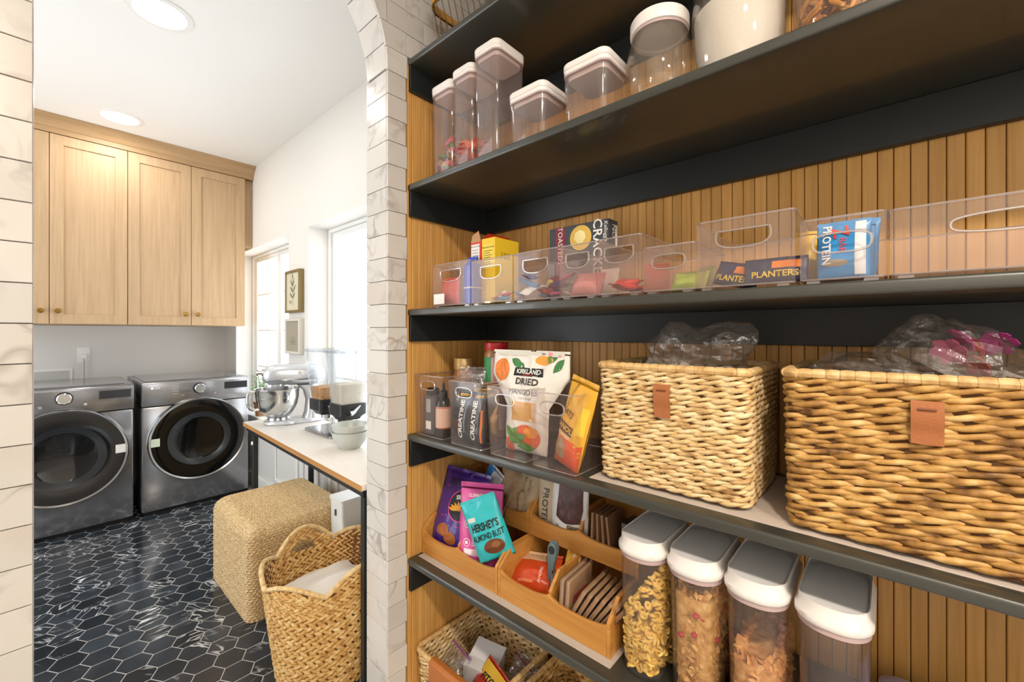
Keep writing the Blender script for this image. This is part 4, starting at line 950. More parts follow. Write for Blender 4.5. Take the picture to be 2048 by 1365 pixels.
def glassjar(label, x, y, r, h, fill, lidded=True):
    t = thing('glass_jar', label, 'jar', (x, y, ZA+.0004), group='round glass jars on the upper shelf')
    pr = [(.001,0),(r*.80,0),(r*.86,.004),(r*.97,h*.22),(r,h*.42),(r*.95,h*.62),(r*.84,h*.79),(r*.78,h*.83)]
    part('glass', G().lathe(pr + [(a-.004, b+.004) for a, b in pr[::-1][:-1]] + [(.001,.006)], 44), M_glass, t)
    part('lid', G().lathe([(.001,h*.86),(r*.76,h*.86),(r*.80,h*.835),(r*.86,h*.845),(r*.87,h*.86),(r*.87,h*.975),(r*.84,h*.993),(.001,h)], 44), M_lid, t)
    part('gasket', G().lathe([(r*.825,h*.81),(r*.825,h*.835)], 44), M_gasket, t)
    if fill:
        m, top, nm = fill; z1 = h*top
        pf = [(.001,.007)] + [(a-.0055, b+.007) for a, b in pr[1:] if b < z1]; a_ = pf[-1][0]
        g = G().lathe(pf + [(a_, z1), (a_*.6, z1+.006), (.001, z1+.002)], 40)
        o = part(nm, g, m, t); o['kind'] = 'stuff'
    return t
glassjar('round glass jar with a little tan powder beside the canisters', .945, .392, .074, .198, (plain('tan_powder', '#c69d6c', .9, bump=.3, bscale=200), .13, 'powder'))
glassjar('round glass jar nearly full of white flour', .957, .231, .089, .32, (plain('flour_white', '#efece8', .95, bump=.3, bscale=90), .43, 'flour'))
t = glassjar('round glass jar full of golden pretzel sticks', .957, .049, .089, .32, None)
M_pretz = fibre('pretzel', ['#9a5a1c','#d08a35','#e6b257'], 60, .45)
g = G(); r_ = random.Random(5)
for k in range(470):
    a = r_.uniform(0, 2*PI); zz = r_.uniform(.018, .215); rr = .082-.004
    rr *= (r_.uniform(.9, 1) if k < 260 else r_.uniform(.1, .9)); M = Matrix.Rotation(a, 3, 'Z') @ Matrix.Rotation(r_.uniform(-1.2,1.2), 3, 'X')
    g.ell((rr*math.cos(a), rr*math.sin(a), zz), (.0045, .019, .0045), 6, 5, M)
part('pretzels', g, M_pretz, t, fix=False)['kind'] = 'stuff'

# ================================================================== shelf T: wire basket
t = thing('wire_basket', 'brass wire basket with a wooden band on the top shelf', 'basket', (1.035, .93, ST['T']+.0004))
M_bw = plain('brass_wire', '#8a6a34', .35, .9)
bx, by, bh = .30, .50, .165
L0 = rrect(bx*.86, by*.9, .03, 6, .003); L1 = rrect(bx, by, .045, 6, bh)
part('rim_wire', G().tube(L1, .003, 6, True), M_bw, t); part('base_wire', G().tube(L0, .0025, 6, True), M_bw, t)
part('wooden_band', G().loft([rrect(bx+.006, by+.006, .047, 6, bh+.004), rrect(bx+.012, by+.012, .05, 6, bh+.034), rrect(bx+.004, by+.004, .046, 6, bh+.034), rrect(bx-.002, by-.002, .043, 6, bh+.004)], False, False), wood('honey_ash', '#c68a3a', '#dba657', 'Y', .45, .7, .02), t)
n = 56
def at_loop(L, q):
    P_ = [Vector(p) for p in L]; c = [0]
    for i in range(len(P_)): c.append(c[-1]+(P_[(i+1) % len(P_)]-P_[i]).length)
    s = (q % 1)*c[-1]
    for i in range(len(P_)):
        if c[i+1] >= s: return P_[i].lerp(P_[(i+1) % len(P_)], (s-c[i])/max(1e-9, c[i+1]-c[i]))
for k in range(n): part('wire', G().tube([at_loop(L0, k/n), at_loop(L1, k/n), at_loop(L1, k/n)+Vector((0,0,.012))], .0013, 5), M_bw, t)
for k in range(9): part('wire', G().tube([(-bx*.42, -by*.4+by*.1*k, .003), (bx*.42, -by*.4+by*.1*k, .003)], .0013, 5), M_bw, t)

# ================================================================== wicker baskets
M_rat1 = fibre('rattan_light', ['#a07a48','#d6b47c','#e6cd9c','#f0dfb8'], 28, .5)
M_rat2 = fibre('rattan_gold', ['#5e3a18','#a3773b','#c99d58','#e2c286'], 26, .5)
M_rimw = fibre('rattan_rim', ['#b98d52','#d9b479','#e6c893'], 50, .5)
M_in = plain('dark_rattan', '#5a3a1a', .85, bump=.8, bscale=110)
def wicker(label, x0, y0, y1, d, z, h, mat, rows, rad, period, taper=.02, wrap=True, tagw=None, group='wicker storage baskets', seed=1):
    w = y1-y0; t = thing('wicker_basket', label, 'basket', (x0+d/2, (y0+y1)/2, z+.0006), group=group); rr = random.Random(seed)
    cr = .022
    def loop(zz, n, inset=0):
        k = 1+taper*(zz/h-1)*1.0; return rrect(d*k-2*inset, w*k-2*inset, cr, 4, zz)
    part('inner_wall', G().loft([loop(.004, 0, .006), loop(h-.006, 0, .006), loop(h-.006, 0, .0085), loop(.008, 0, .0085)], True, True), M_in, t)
    dz = (h-.012)/rows
    for r in range(rows):
        zz = .006+dz*(r+.5); L = loop(zz, 0, rad*1.0); P_ = [Vector(p) for p in L]; cum = [0]
        for i in range(len(P_)): cum.append(cum[-1]+(P_[(i+1) % len(P_)]-P_[i]).length)
        tot = cum[-1]; npd = max(8, round(tot/period)); npt = npd*8; base = []; j = 0
        for q in range(npt):
            s_ = tot*q/npt
            while cum[j+1] < s_: j += 1
            a, b = P_[j], P_[(j+1) % len(P_)]; p = a.lerp(b, (s_-cum[j])/max(1e-9, cum[j+1]-cum[j])); dd = (b-a).normalized(); base.append((p, Vector((dd.y, -dd.x, 0))))
        ph = rr.uniform(0, 2*PI); g = G(); jit = [rr.uniform(-.9, .9) for _ in range(9)]
        for sgn in (0, PI):
            path = []; rads = []
            for q, (p, nn) in enumerate(base):
                f = 2*PI*q/8*.5 + ph + sgn; wob = jit[q*9//npt]*.0
                path.append(p + nn*(rad*.62*math.cos(f)) + Vector((0,0, dz*.27*math.sin(f)))); rads.append(rad*.74*(1+.16*math.sin(q*.37+ph*5)))
            g.tube(path, rads, 6, True)
        o = part('weave_row', g, mat, t, fix=False, angle=80); 
    ns = max(8, int((w+d)*2/.05)); Ls = loop(h-.01, 0, rad*1.4); L0_ = loop(.006, 0, rad*1.4)
    for k in range(ns):
        a, b = at_loop(L0_, k/ns), at_loop(Ls, k/ns); part('stake', G().tube([a, b], rad*.55, 5), mat, t)
    L = loop(h, 0, .004); rp = []
    part('rim_core', G().tube(L, .0075, 8, True), M_rimw, t)
    if wrap:
        nb = int((w+d)*2/.020); ml = G().tube([(0,-.0087,0),(0,-.003,.0004),(0,.004,.0004),(0,.0087,0)], [.0082,.0087,.0087,.0082], 9); mm = mesh_of(ml, M_rimw)
        for k in range(nb):
            a, b = at_loop(L, (k-.1)/nb), at_loop(L, (k+.1)/nb); o = obj('rim_wrap', mm, t, at_loop(L, k/nb)); o.rotation_euler.z = math.atan2(b.y-a.y, b.x-a.x)-PI/2
    if tagw:
        ty, tw, z0, z1 = tagw; tg = part('leather_tab', G().grid(6, 16, lambda u, v: (-d/2-.006-.004*math.sin(PI*min(1, v*1.4)), ty+(u-.5)*tw, z1+(z0-z1)*v)).add([], []), M_leather, t)
        part('tab_back', G().grid(6, 16, lambda u, v: (-d/2-.0035-.004*math.sin(PI*min(1, v*1.4)), ty+(u-.5)*tw, z1+(z0-z1)*v)), M_leather, tg)
        part('tab_edge', G().tube([(-d/2-.0105, ty-tw*.28, z1-.012), (-d/2-.0108, ty+tw*.28, z1-.012)], .0018, 6), plain('leather_dark', '#7c4526', .6), tg)
    return t
wicker('pale wicker basket with a leather tab beside the clear bins', .895, .195, .527, .285, ZC_+.0022, .270, M_rat1, 22, .0062, .036, tagw=(.0025,.035,.165,.236), seed=3)
wicker('golden wicker basket with a leather tab and coarse weave', .886, -.36, .1445, .30, ZC_+.0022, .276, M_rat2, 20, .0072, .046, tagw=(.065,.036,.18,.245), seed=4)
# film bags bulging from the baskets
def film_bag(label, c, r, seed, amp=.35, peaks=()):
    g = G(); n, m = 30, 19
    def f(u, v):
        th = PI*v; ph = 2*PI*u; dv = Vector((math.sin(th)*math.cos(ph), math.sin(th)*math.sin(ph), math.cos(th)))
        k = 1+amp*noise.noise(dv*2.2+Vector((seed,0,0)))+.22*abs(noise.noise(dv*6+Vector((0,seed,0))))+.20*abs(noise.noise(dv*7+Vector((0,seed,0))))
        for px_, amt, sh in peaks: k += amt*max(0, dv.dot(Vector(px_).normalized()))**sh
        return Vector((dv.x*r[0], dv.y*r[1], dv.z*r[2]))*k
    g.grid(n, m, f)
    return single('plastic_bag', label, 'plastic bag', g, M_film, c, fix=False, smooth=False, group='clear plastic bags in the wicker baskets')
film_bag('crumpled clear plastic bag bulging out of the pale wicker basket', (1.03, .345, 1.222), (.075, .10, .065), 2.0, .4, (((.1,-.55,.8), .75, 8), ((0,.45,.8), .4, 8)))
film_bag('flat clear plastic bag lying in the golden wicker basket', (1.02, .03, 1.215), (.075, .09, .042), 5.0, .3)
film_bag('clear plastic bag of pink and red paper flowers in the golden basket', (1.0, -.07, 1.25), (.072, .08, .058), 8.0, .2, (((-.05,.25,.95), .4, 20),))
for k, (c, dx, dy, dz, ry, lab) in enumerate([('#e0489a',-.02,-.02,.03,.3,'bright pink paper flower in the plastic bag, facing the shelf front'),('#d92a2a',0,-.035,.02,-.5,'red paper flower in the plastic bag among pink ones'),('#e86f9c',-.03,.0,.01,.8,'pale pink paper flower in the plastic bag under the pink one'),('#ea5f4a',-.02,-.03,-.008,-.2,'coral paper flower lowest in the plastic bag'),('#d94fa8',.02,-.055,.025,.2,'magenta paper flower in the plastic bag behind the red one')]):
    g = G()
    for q in range(6):
        a = 2*PI*q/6+ry; M = Matrix.Rotation(a, 3, 'Z') @ Matrix.Rotation(.5, 3, 'Y'); g.ell(M @ Vector((.014,0,0)), (.014,.010,.003), 8, 5, M)
    single('paper_flower', lab, 'paper flower', g, plain('petal_'+c.strip('#'), c, .6), (1.0+dx, -.075+dy, 1.265+dz), (.9, ry, .3*k))

# ================================================================== shelf D: bamboo bins
ZD = ST['D']+.0024
def bamboo(label, y0, y1, x0, x1, z, h, hf, div=True):
    w, d = y1-y0, x1-x0; t = thing('bamboo_bin', label, 'bin', (x0, (y0+y1)/2, z), group='stacked bamboo bins'); th = .009
    sp = [(0,0),(d,0),(d,h),(.05,h),(0,hf+.006)]
    def side(yc, nm, inset=0): part(nm, G().prism([(max(a, inset), b) for a, b in sp], yc-th/2, yc+th/2, lambda a, b, hh: (a, hh, b)), M_bamboo, t, smooth=False)
    side(-w/2+th/2, 'side_panel'); side(w/2-th/2, 'side_panel')
    if div: side(0, 'divider', .0095)
    part('base_panel', G().box(.0095, -w/2+th+.0002, 0, d-.008, w/2-th-.0002, .006), M_bamboo, t)
    part('back_panel', G().box(d-.0075, -w/2+th+.0002, 0, d-.0002, w/2-th-.0002, h), M_bamboo, t)
    top = []; n = 48
    for i in range(n+1):
        y = -w/2+th+(w-2*th)*i/n; q = (i/n*2) % 1 if div else i/n
        dip = max(0, math.sin(PI*q))**.55; top.append((y, hf+.002-.016*min(1, dip*1.05)))
    part('front_board', G().prism([(-w/2+th, 0), (w/2-th, 0)] + top[::-1], 0, .009, PX), M_bamboo, t, bevel=.0012, seg=1)
    return t
bamboo('lower bamboo bin against the end wall with purple and pink snack bags', .865, 1.232, .902, 1.205, ZD, .126, .078)
bamboo('lower bamboo bin holding wrapped waffles beside the cereal dispensers', .494, .862, .902, 1.205, ZD, .126, .078)
bamboo('upper bamboo bin against the end wall behind the pink snack bag', .868, 1.232, 1.055, 1.212, ZD+.1265, .126, .07)
bamboo('upper bamboo bin with chocolate bags above the wrapped waffles', .494, .866, 1.055, 1.212, ZD+.1265, .126, .07)
z = ZD+.007
# purple bag
t, s = pouch('cookie_bag', 'purple cookie bag with a round black emblem in the bamboo bin', 'snack bag', .195, .285, .07, plain('purple_film', '#4a2a86', .35, coat=.3), (.95, 1.14, z), (.06, .34, .22), 41, .004)
decal(t, s, oval(.02,.165,.054,.054), ink('#d8459a')); decal(t, s, oval(.02,.165,.050,.050), ink('#16131a'), eps=.0014)
ptext(t, s, 'SIETE', .019, .012, .192, M_wht, .25, bold=.0005)
for k in range(6): decal(t, s, leafp(.004+.004*k, .145, PI*.95-.33*k, .034, .0048), ink('#e0a52e'), eps=.0022)
for k in range(6): decal(t, s, leafp(.030, .145, .2+.25*k, .028, .004), ink('#e0a52e'), eps=.0022)
r_ = random.Random(3)
for k in range(34):
    a, b = r_.uniform(-.07,.065), r_.uniform(.085,.24)
    if (a-.02)**2+(b-.165)**2 > .06**2: decal(t, s, rect(a, b, a+.009, b+.003), ink('#c9569e'), rings=2, sub=2)
for a, b, r0 in [(-.03,.075,.026),(.005,.055,.026)]: decal(t, s, oval(a, b, r0, r0*.8), ink('#a45f2a'), eps=.0016)
decal(t, s, rect(-.07,.004,.06,.03), ink('#5b33a8')); decal(t, s, rect(-.06,.225,.07,.25), ink('#2d1a5c'))
t, s = pouch('snack_bag', 'pale blue snack bag tucked behind the purple cookie bag', 'snack bag', .13, .24, .04, plain('paleblue_film', '#a9bdd0', .4), (1.035, 1.16, z), (.10, .16, .1), 42, .004)
decal(t, s, rect(-.06,.05,.02,.12), ink('#8a5a34'))
# pink pouch
t, s = pouch('protein_pouch', 'tall pink protein pouch standing in the bamboo bin', 'snack bag', .15, .275, .055, plain('pink_pouch_film', '#d6549a', .4, coat=.15), (.945, .985, z), (-.03, .16, .42), 43, .0025)
ptext(t, s, 'CLEANSIMPLE', .0135, -.002, .236, M_wht, .06, bold=.0003); ptext(t, s, 'PINK BURST', .0145, -.012, .196, M_wht, .1, bold=.0006)
for b in (.183, .176): decal(t, s, rect(-.045, b, .028, b+.0025), ink('#b23a78'))
for b in (.148, .092):
    decal(t, s, oval(-.038, b, .0125, .0125), M_wht); decal(t, s, oval(-.038, b, .0105, .0105), ink('#d6549a'), eps=.0016); decal(t, s, rect(-.043, b-.004, -.033, b+.004), M_wht, eps=.0022)
    for i in range(3): decal(t, s, rect(-.02, b+.006-i*.007, .016, b+.0095-i*.007), ink('#f0c3da'), rings=2)
decal(t, s, rect(-.048,.054,.042,.074), ink('#ead9dd')); 
for i in range(4): decal(t, s, rect(-.018,.057+i*.004,.034,.0585+i*.004), ink('#8b6474'), rings=2, eps=.0018)
decal(t, s, rect(-.04,.024,.012,.042), ink('#ead9dd'))
for i in range(4): decal(t, s, rect(-.014,.027+i*.0035,.006,.0288+i*.0035), ink('#4d2a3a'), rings=2, eps=.0018)
# teal bag
t, s = pouch('chocolate_bag', 'teal chocolate bag tilted against the pink pouch', 'snack bag', .122, .19, .05, plain('teal_film', '#2fb6bd', .35, coat=.25), (.936, .893, ZD+.086), (-.42, .10, .45), 44, .004)
ptext(t, s, "HERSHEY'S", .031, .002, .105, M_ink, .0, bold=.0009, sx=.62); ptext(t, s, 'ALMOND BUST', .025, .004, .076, M_ink, .0, bold=.0004, sx=.6)
decal(t, s, oval(.012,.042,.034,.022), ink('#6b3a20')); decal(t, s, oval(.02,.047,.015,.01), ink('#8f5a34'), eps=.0016); decal(t, s, rect(-.05,.125,-.022,.138), ink('#d9d5cc'))
# others behind
t, s = pouch('snack_bag', 'crumpled brown snack bag behind the pink pouch', 'snack bag', .12, .20, .06, plain('brown_foil', '#5f3a24', .3, .3), (1.02, 1.03, ZD+.03), (0,.25,-.15), 45, .01)
t, s = pouch('snack_bag', 'white snack bag with blue and red corner near the end wall', 'snack bag', .09, .16, .03, plain('white_film2', '#dfe3e8', .4), (1.085, 1.12, ZD+.135), (.35,.2,-.1), 46, .004)
decal(t, s, rect(-.044,.09,-.01,.156), ink('#2f7fd0')); decal(t, s, rect(.01,.05,.044,.10), ink('#c8302a'))
M_kraft = plain('kraft_paper', '#a78a6a', .8, bump=.4, bscale=60)
t, s = pouch('paper_bag', 'crumpled kraft paper bag in the upper bamboo bin', 'snack bag', .13, .165, .07, M_kraft, (1.10, .985, ZD+.135), (0,.1,-.1), 47, .010)
t, s = pouch('paper_bag', 'kraft paper bag with dark printing in the upper bamboo bin', 'snack bag', .10, .175, .06, plain('kraft_paper_light', '#b5a083', .8), (1.092, .905, ZD+.135), (0,.12,-.1), 48, .009)
ptext(t, s, 'BUTTER', .014, -.01, .13, ink('#5a4632'), PI/2); ptext(t, s, 'CHIPS', .014, .012, .13, ink('#5a4632'), PI/2)
t, s = pouch('protein_bag', 'beige bag with sideways dark lettering in the upper bamboo bin', 'snack bag', .065, .19, .04, plain('beige_film', '#c0ad92', .55), (1.087, .822, ZD+.135), (0,.04,0), 49, .003)
ptext(t, s, 'PROTEIN', .03, .004, .085, ink('#33302d'), -PI/2, bold=.0002)
t, s = pouch('protein_bag', 'white bag with a picture of chocolate pieces', 'snack bag', .135, .19, .045, plain('white_film3', '#dcdcdc', .45), (1.085, .735, ZD+.135), (0,.05,0), 50, .003)
decal(t, s, [(-.035,.075),(-.02,.068),(.0,.06),(.025,.064),(.05,.07),(.055,.11),(.05,.17),(-.01,.178),(-.038,.165),(-.034,.12)], plain('choc_print', '#4a2220', .45, var=.5, bscale=70)); ptext(t, s, '30', .014, -.03, .048, M_ink); decal(t, s, rect(.005,.035,.045,.06), ink('#a88f6f')); ptext(t, s, 'CHOC', .012, .026, .053, M_ink, bold=.0003); ptext(t, s, 'RICE', .011, .026, .041, M_ink, bold=.0006)
M_choc = plain('waffle_brown', '#c99d6d', .5, bump=.5, bscale=90)
def slab(label, loc, rot, w=.105, h=.126, th=.0095, m=None, group='wrapped waffles in the bamboo bin'):
    t = thing('wrapped_waffle', label, 'waffle', loc, rot=rot, group=group)
    part('waffle', G().loft([rrect(w-.014, h-.014, .006, 3, 0), rrect(w-.012, h-.012, .006, 3, .003), rrect(w-.012, h-.012, .006, 3, th-.003), rrect(w-.014, h-.014, .006, 3, th)]), m or M_choc, t)
    part('film', G().loft([rrect(w+.01, h, .004, 3, th/2-.001), rrect(w-.006, h-.006, .006, 3, -.001), rrect(w-.01, h-.01, .006, 3, -.0015)]).loft([rrect(w+.01, h, .004, 3, th/2), rrect(w-.006, h-.006, .006, 3, th+.001), rrect(w-.01, h-.01, .006, 3, th+.0015)]), M_film, t)
    part('print', G().box(-w*.3, -h*.1, th+.0016, w*.3, h*.1, th+.0019), ink('#a8503f'), t)
for k in range(9):
    slab(('wrapped brown waffle standing upright by the bin divider' if k < 2 else 'wrapped brown waffle leaning in the row beside the upright ones'), (.975+.002*k, .651-.0165*k-(.006 if k > 1 else 0), ZD+.072+(.0 if k < 2 else -.004)), (PI/2 + (.06 if k < 2 else .42+.03*k), 0, PI/2*0+.06), w=.135)
for k in range(4):
    single('snack_card', 'thin brown snack card standing upright in the upper bamboo bin', 'snack', G().loft([rrect(.086,.008,.002,2,0), rrect(.09,.008,.003,2,.003), rrect(.09,.008,.003,2,.122), rrect(.086,.008,.002,2,.125)]), plain('card_brown', '#8a6548', .6, coat=.3), (1.105, .642-.021*k, ZD+.1345), (-.05*k+.04, 0, 0), group='snack cards in the upper bamboo bin')
t = thing('spice_tin', 'dark tin with a cork-coloured dot in the upper bamboo bin', 'tin', (1.105, .53, ZD+.1335))
part('tin', G().box(-.035, -.022, 0, .035, .022, .12), plain('tin_dark', '#2c2824', .4), t, bevel=.003)
part('dot', G().lathe([(0,.0008),(.010,.0008),(.010,0)], 18).xf(Matrix.Translation((-.035,0,.05)) @ Matrix.Rotation(-PI/2,4,'Y')), ink('#c9b06a'), t)
for i in range(4): part('print_line', G().box(-.0356, -.014, .075+.009*i, -.0352, .012, .078+.009*i), ink('#8f8779'), t)
# orange bag with clip
t, s = pouch('snack_bag', 'orange snack bag lying folded in the bamboo bin', 'snack bag', .15, .125, .07, plain('orange_film', '#cf4a20', .35, coat=.3), (.955, .782, z+.006), (-.15, .95, .15), 51, .004)
decal(t, s, rect(-.054,.09,.054,.125), ink('#d9b48f')); ptext(t, s, 'ALMOND', .011, .03, .045, M_wht, PI/2); decal(t, s, rect(-.04,.02,.01,.026), ink('#e88a5f'))
t = thing('bag_clip', 'grey plastic bag clip standing up on the folded orange bag', 'bag clip', (.985, .733, ZD+.06), rot=(0, .12, -.1))
M_clip = plain('clip_grey', '#5f6e70', .45)
for sx, tl in ((0, .0), (1, .22)):
    poly = [(-.009,0),(.009,0),(.012,.05),(.0165,.075),(.0165,.09),(.009,.105),(-.009,.105),(-.0165,.09),(-.0165,.075),(-.012,.05)]
    part('clip_arm', G().prism(poly, -.003, .003, PX).xf(Matrix.Translation((.008*sx, .006*sx, 0)) @ Matrix.Rotation(tl, 4, 'Z') @ Matrix.Rotation(.1*sx, 4, 'Y')), M_clip, t, bevel=.0015)
part('clip_magnet', G().lathe([(0,.002),(.011,.002),(.0115,0)], 24).xf(Matrix.Translation((-.003,0,.085)) @ Matrix.Rotation(-PI/2,4,'Y')), M_dark, t)
t, s = pouch('snack_bag', 'small yellow and white wrapper behind the bag clip', 'snack bag', .06, .075, .025, plain('amber_film', '#dba53a', .35), (1.04, .705, z+.045), (0,.3,-.3), 52, .006)
decal(t, s, rect(0,.03,.029,.07), M_wht)
t, s = pouch('snack_bag', 'brown chocolate stick wrapper standing by the bin divider', 'snack bag', .022, .11, .014, plain('cocoa_film', '#4d2a1c', .35, coat=.3), (.93, .695, z), (.05,.2,0), 53, .002)

# ================================================================== shelf D: cereal dispensers
def dispenser(label, yc, fill):
    w, d, h = .108, .225, .313; x0 = .887
    t = thing('cereal_container', label, 'container', (x0+d/2, yc, ST['D']+.0006), group='cereal containers with white flip lids'); r = .047; zl = .266
    o = [rrect(d*.86, w*.80, r*.8, 7, 0), rrect(d*.9, w*.86, r*.85, 7, .006), rrect(d*.965, w*.95, r*.95, 7, zl-.012), rrect(d*.975, w*.965, r, 7, zl), rrect(d*.96, w*.945, r, 7, zl), rrect(d*.88, w*.84, r*.83, 7, .008)]
    part('body', G().loft(o), M_pop, t)
    part('gasket', G().loft([rrect(d*.985, w*.98, r, 7, zl), rrect(d*.985, w*.98, r, 7, zl+.009)]), M_gasket, t)
    l = part('lid', G().loft([rrect(d*1.0, w*1.0, r, 7, zl+.0095), rrect(d*1.03, w*1.05, r*1.02, 7, zl+.014), rrect(d*1.03, w*1.05, r*1.02, 7, zl+.024), rrect(d*.985, w*.97, r, 7, zl+.030), rrect(d*.972, w*.945, r*.98, 7, h), rrect(d*.955, w*.915, r*.96, 7, h), rrect(d*.955, w*.915, r*.96, 7, h-.0045)]), M_lid, t, angle=45)
    part('flip_panel', G().loft([rrect(d*.70, w*.84, .03, 6, h-.0044, (-.022,0)), rrect(d*.70, w*.84, .03, 6, h-.0022, (-.022,0))]), plain('lid_panel', '#eeeeee', .3), l)
    if fill: fill(t, w, d)
    return t
def shell_points(n, w, d, z0, zt, seed, inset):
    r_ = random.Random(seed); out = []
    for k in range(n):
        zz = r_.uniform(z0, 1); q = r_.random(); L = rrect(d*.9-2*inset, w*.88-2*inset, .036, 5)
        p = at_loop(L, q); s_ = r_.uniform(.88, 1.0); zm = zt(p.y) ; out.append((p.x*s_, p.y*s_, .012+zz*(zm-.012), r_))
    return out
def fill_rings(t, w, d):
    zt = lambda y: .135+1.05*max(-.05, y*-1+.0)*0 + .19*(.5 - y/w*.9)*.9 - .03
    g = G()
    for x, y, zz, r_ in shell_points(820, w, d, 0, zt, 3, .005):
        M = Matrix.Rotation(r_.uniform(0,6.3), 3, 'Z') @ Matrix.Rotation(r_.uniform(0,3.1), 3, 'X') ; R0, r1 = .0062, .0033
        vs = [M @ Vector(((R0+r1*math.cos(b))*math.cos(a), (R0+r1*math.cos(b))*math.sin(a), r1*math.sin(b))) + Vector((x,y,zz)) for a in [2*PI*i/10 for i in range(10)] for b in [2*PI*j/6 for j in range(6)]]
        g.add(vs, [(i*6+j, ((i+1) % 10)*6+j, ((i+1) % 10)*6+(j+1) % 6, i*6+(j+1) % 6) for i in range(10) for j in range(6)])
    part('cereal_rings', g, fibre('ring_cereal', ['#d6a840','#ecc763','#f4dc8c'], 60), t, fix=False)['kind'] = 'stuff'
    part('cereal_core', G().loft([rrect(d*.72, w*.62, .02, 4, .012), rrect(d*.76, w*.66, .02, 4, .09), rrect(d*.6, w*.4, .02, 4, .12)]), MATS['ring_cereal'], t)['kind'] = 'stuff'
def fill_flakes(zf, mat, sz, n, seed, flat=True):
    def fn(t, w, d):
        g = G(); zt = lambda y: zf
        for x, y, zz, r_ in shell_points(n, w, d, 0, zt, seed, .0125):
            M = Matrix.Rotation(r_.uniform(0,6.3), 3, 'Z') @ Matrix.Rotation(r_.uniform(-1.6,1.6), 3, 'X') @ Matrix.Rotation(r_.uniform(-1.6,1.6), 3, 'Y'); a = sz*r_.uniform(.7,1.15)
            P_ = [M @ Vector(p) + Vector((x,y,zz)) for p in ((-a,-a*.8,.002),(a*.9,-a,-.001),(a,a*.8,.002),(-a*.8,a,-.001),(0,0,.004))]
            g.add(P_, [(0,1,4),(1,2,4),(2,3,4),(3,0,4)])
        part('flakes', g, mat, t, smooth=False, fix=False)['kind'] = 'stuff'
        part('flake_core', G().loft([rrect(d*.74, w*.66, .02, 4, .012), rrect(d*.80, w*.72, .02, 4, zf-.012)]), mat, t)['kind'] = 'stuff'
        if seed == 11:
            gg = G()
            for x, y, zz, r_ in shell_points(16, w, d, 0, zt, 77, .004): gg.ell((x, y, zz), (.006,.007,.005), 7, 5)
            part('dried_berries', gg, ink('#b8303a'), t)['kind'] = 'stuff'
    return fn
dispenser('white-lidded container of yellow ring cereal beside the bamboo bin', .424, fill_rings)
dispenser('white-lidded container of flakes with red dried berries', .3085, fill_flakes(.235, fibre('flake_cereal', ['#a8752f','#d2a257','#e6c486'], 60), .0082, 2400, 11))
dispenser('white-lidded container half full of coarse square cereal', .1925, fill_flakes(.15, fibre('square_cereal', ['#b97c3c','#dda562','#eec48c'], 60), .011, 1000, 12))
dispenser('white-lidded empty container farthest from the bamboo bins', .0735, None)
t = thing('lilac_box', 'low translucent lilac lidded box beside the empty cereal container', 'box', (1.03, -.085, ST['D']+.0006))
M_lil = plain('lilac_plastic', '#b9b4d6', .3)
part('box_body', G().loft([rrect(.22,.17,.03,5,0), rrect(.25,.19,.035,5,.068)]), clear('lilac_clear', (.8,.78,.9), .25, (.75,.73,.88), .1, .05), t)
part('box_lid', G().loft([rrect(.262,.202,.038,6,.0685), rrect(.262,.202,.038,6,.081), rrect(.245,.185,.035,6,.085), rrect(.215,.155,.03,6,.085), rrect(.21,.15,.03,6,.082)]), M_lil, t)

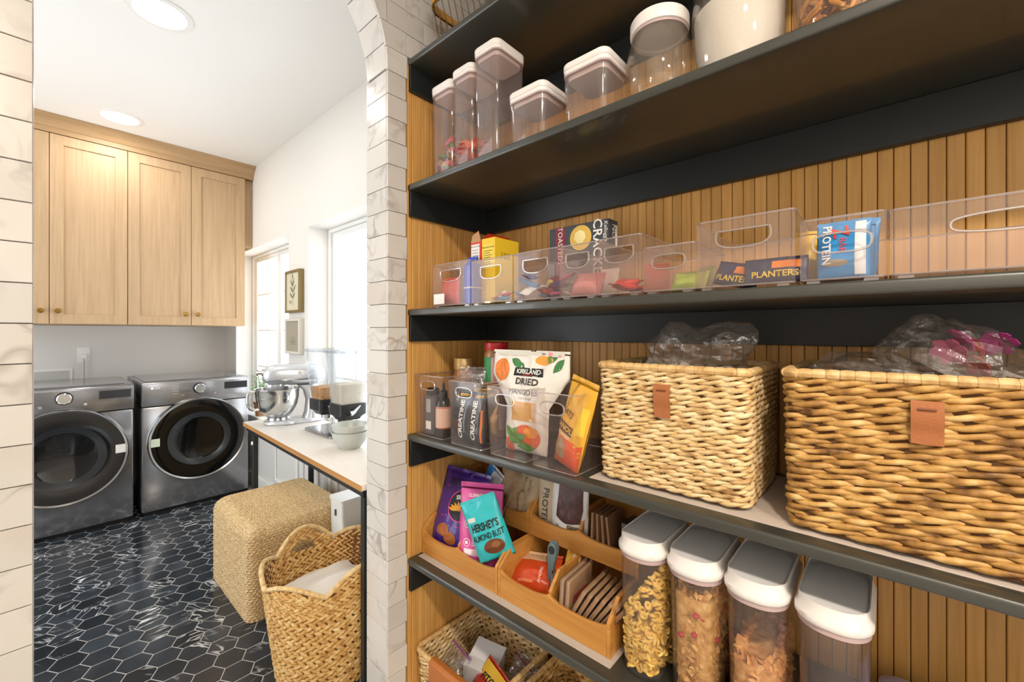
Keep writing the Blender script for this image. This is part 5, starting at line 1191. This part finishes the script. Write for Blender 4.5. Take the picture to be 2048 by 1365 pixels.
# ================================================================== bottom: floor baskets
wk = wicker('open wicker basket with a leather handle on the pantry floor', .866, .872, 1.226, .315, 0, .205, M_rat1, 12, .0075, .034, .06, True, None, 'wicker baskets on the pantry floor', 8)
part('leather_handle', G().loft([[(-.158-.010+.0*k, y, .2+dz) for y, dz in ((.0, .004),)] for k in range(1)] if False else [rrect(.03,.004,.0015,2,0)], True, False) if False else G().prism([(-.1695,.12),(-.1655,.12),(-.1655,.207),(-.157,.2145),(-.142,.2145),(-.142,.218),(-.159,.218),(-.1695,.21)], -.085, .085, lambda a, b, h: (a, h, b)), plain('orange_leather', '#b36a2e', .5, bump=.15, bscale=200), wk, bevel=.001)
wicker('second open wicker basket on the pantry floor, mostly under the shelf', .866, .45, .84, .315, 0, .205, M_rat2, 12, .0075, .034, .06, True, None, 'wicker baskets on the pantry floor', 9)
t = thing('open_carton', 'open white carton with raised flap in the floor basket', 'box', (1.03, 1.055, .055), rot=(.1, -.1, .3))
part('carton', G().box(-.05, -.055, 0, .05, .055, .12), plain('white_card', '#d7d5d6', .6), t)
part('flap', G().box(-.05, -.055, 0, .06, .055, .0015).xf(Matrix.Translation((.0,0,.1205)) @ Matrix.Rotation(-.25, 4, 'Y')), plain('white_card2', '#dddbdc', .6), t)
t, s = pouch('chip_bag', 'red and yellow corn chip bag lying in the floor basket', 'snack bag', .13, .12, .04, plain('chip_red', '#b32a1e', .35, coat=.3), (.93, .985, .11), (0, .8, -.3), 61, .004)
decal(t, s, rect(-.06,.07,.06,.11), ink('#d9b03a')); ptext(t, s, 'FITO', .028, 0, .072, M_ink, .1, bold=.0008); decal(t, s, rect(-.06,.004,-.02,.03), ink('#e3c23f'))
t, s = pouch('zip_bag', 'clear zip bag with purple seal in the floor basket', 'bag', .12, .11, .05, M_film, (.925, 1.13, .11), (0,.7,-.2), 62, .008)
decal(t, s, rect(-.058,.095,.058,.100), ink('#8a4a86'))
t, s = pouch('zip_bag', 'clear zip bag with maroon seal beside the basket wall', 'bag', .12, .12, .05, M_film, (1.02, .915, .115), (0,.6,-.3), 63, .008)
decal(t, s, rect(-.058,.10,.058,.106), ink('#6b2a3a'))
t = thing('blue_strap', 'coiled blue strap in a yellow box in the floor basket', 'strap', (1.0, .955, .1))
part('strap', G().grid(40, 2, lambda u, v: (.035*math.cos(u*7.2)*(1+.3*u), .035*math.sin(u*7.2)*(1+.3*u), v*.045)), plain('strap_blue', '#1f4fa8', .6), t, fix=False)
part('yellow_sleeve', G().ring([(-.06,-.055),(.06,-.055),(.06,.055),(-.06,.055)], [(-.057,-.052),(.057,-.052),(.057,.052),(-.057,.052)], -.02, .04, lambda a, b, h: (a, b, h)), ink('#c9a32e'), t)

flush_text(); TXT.clear()
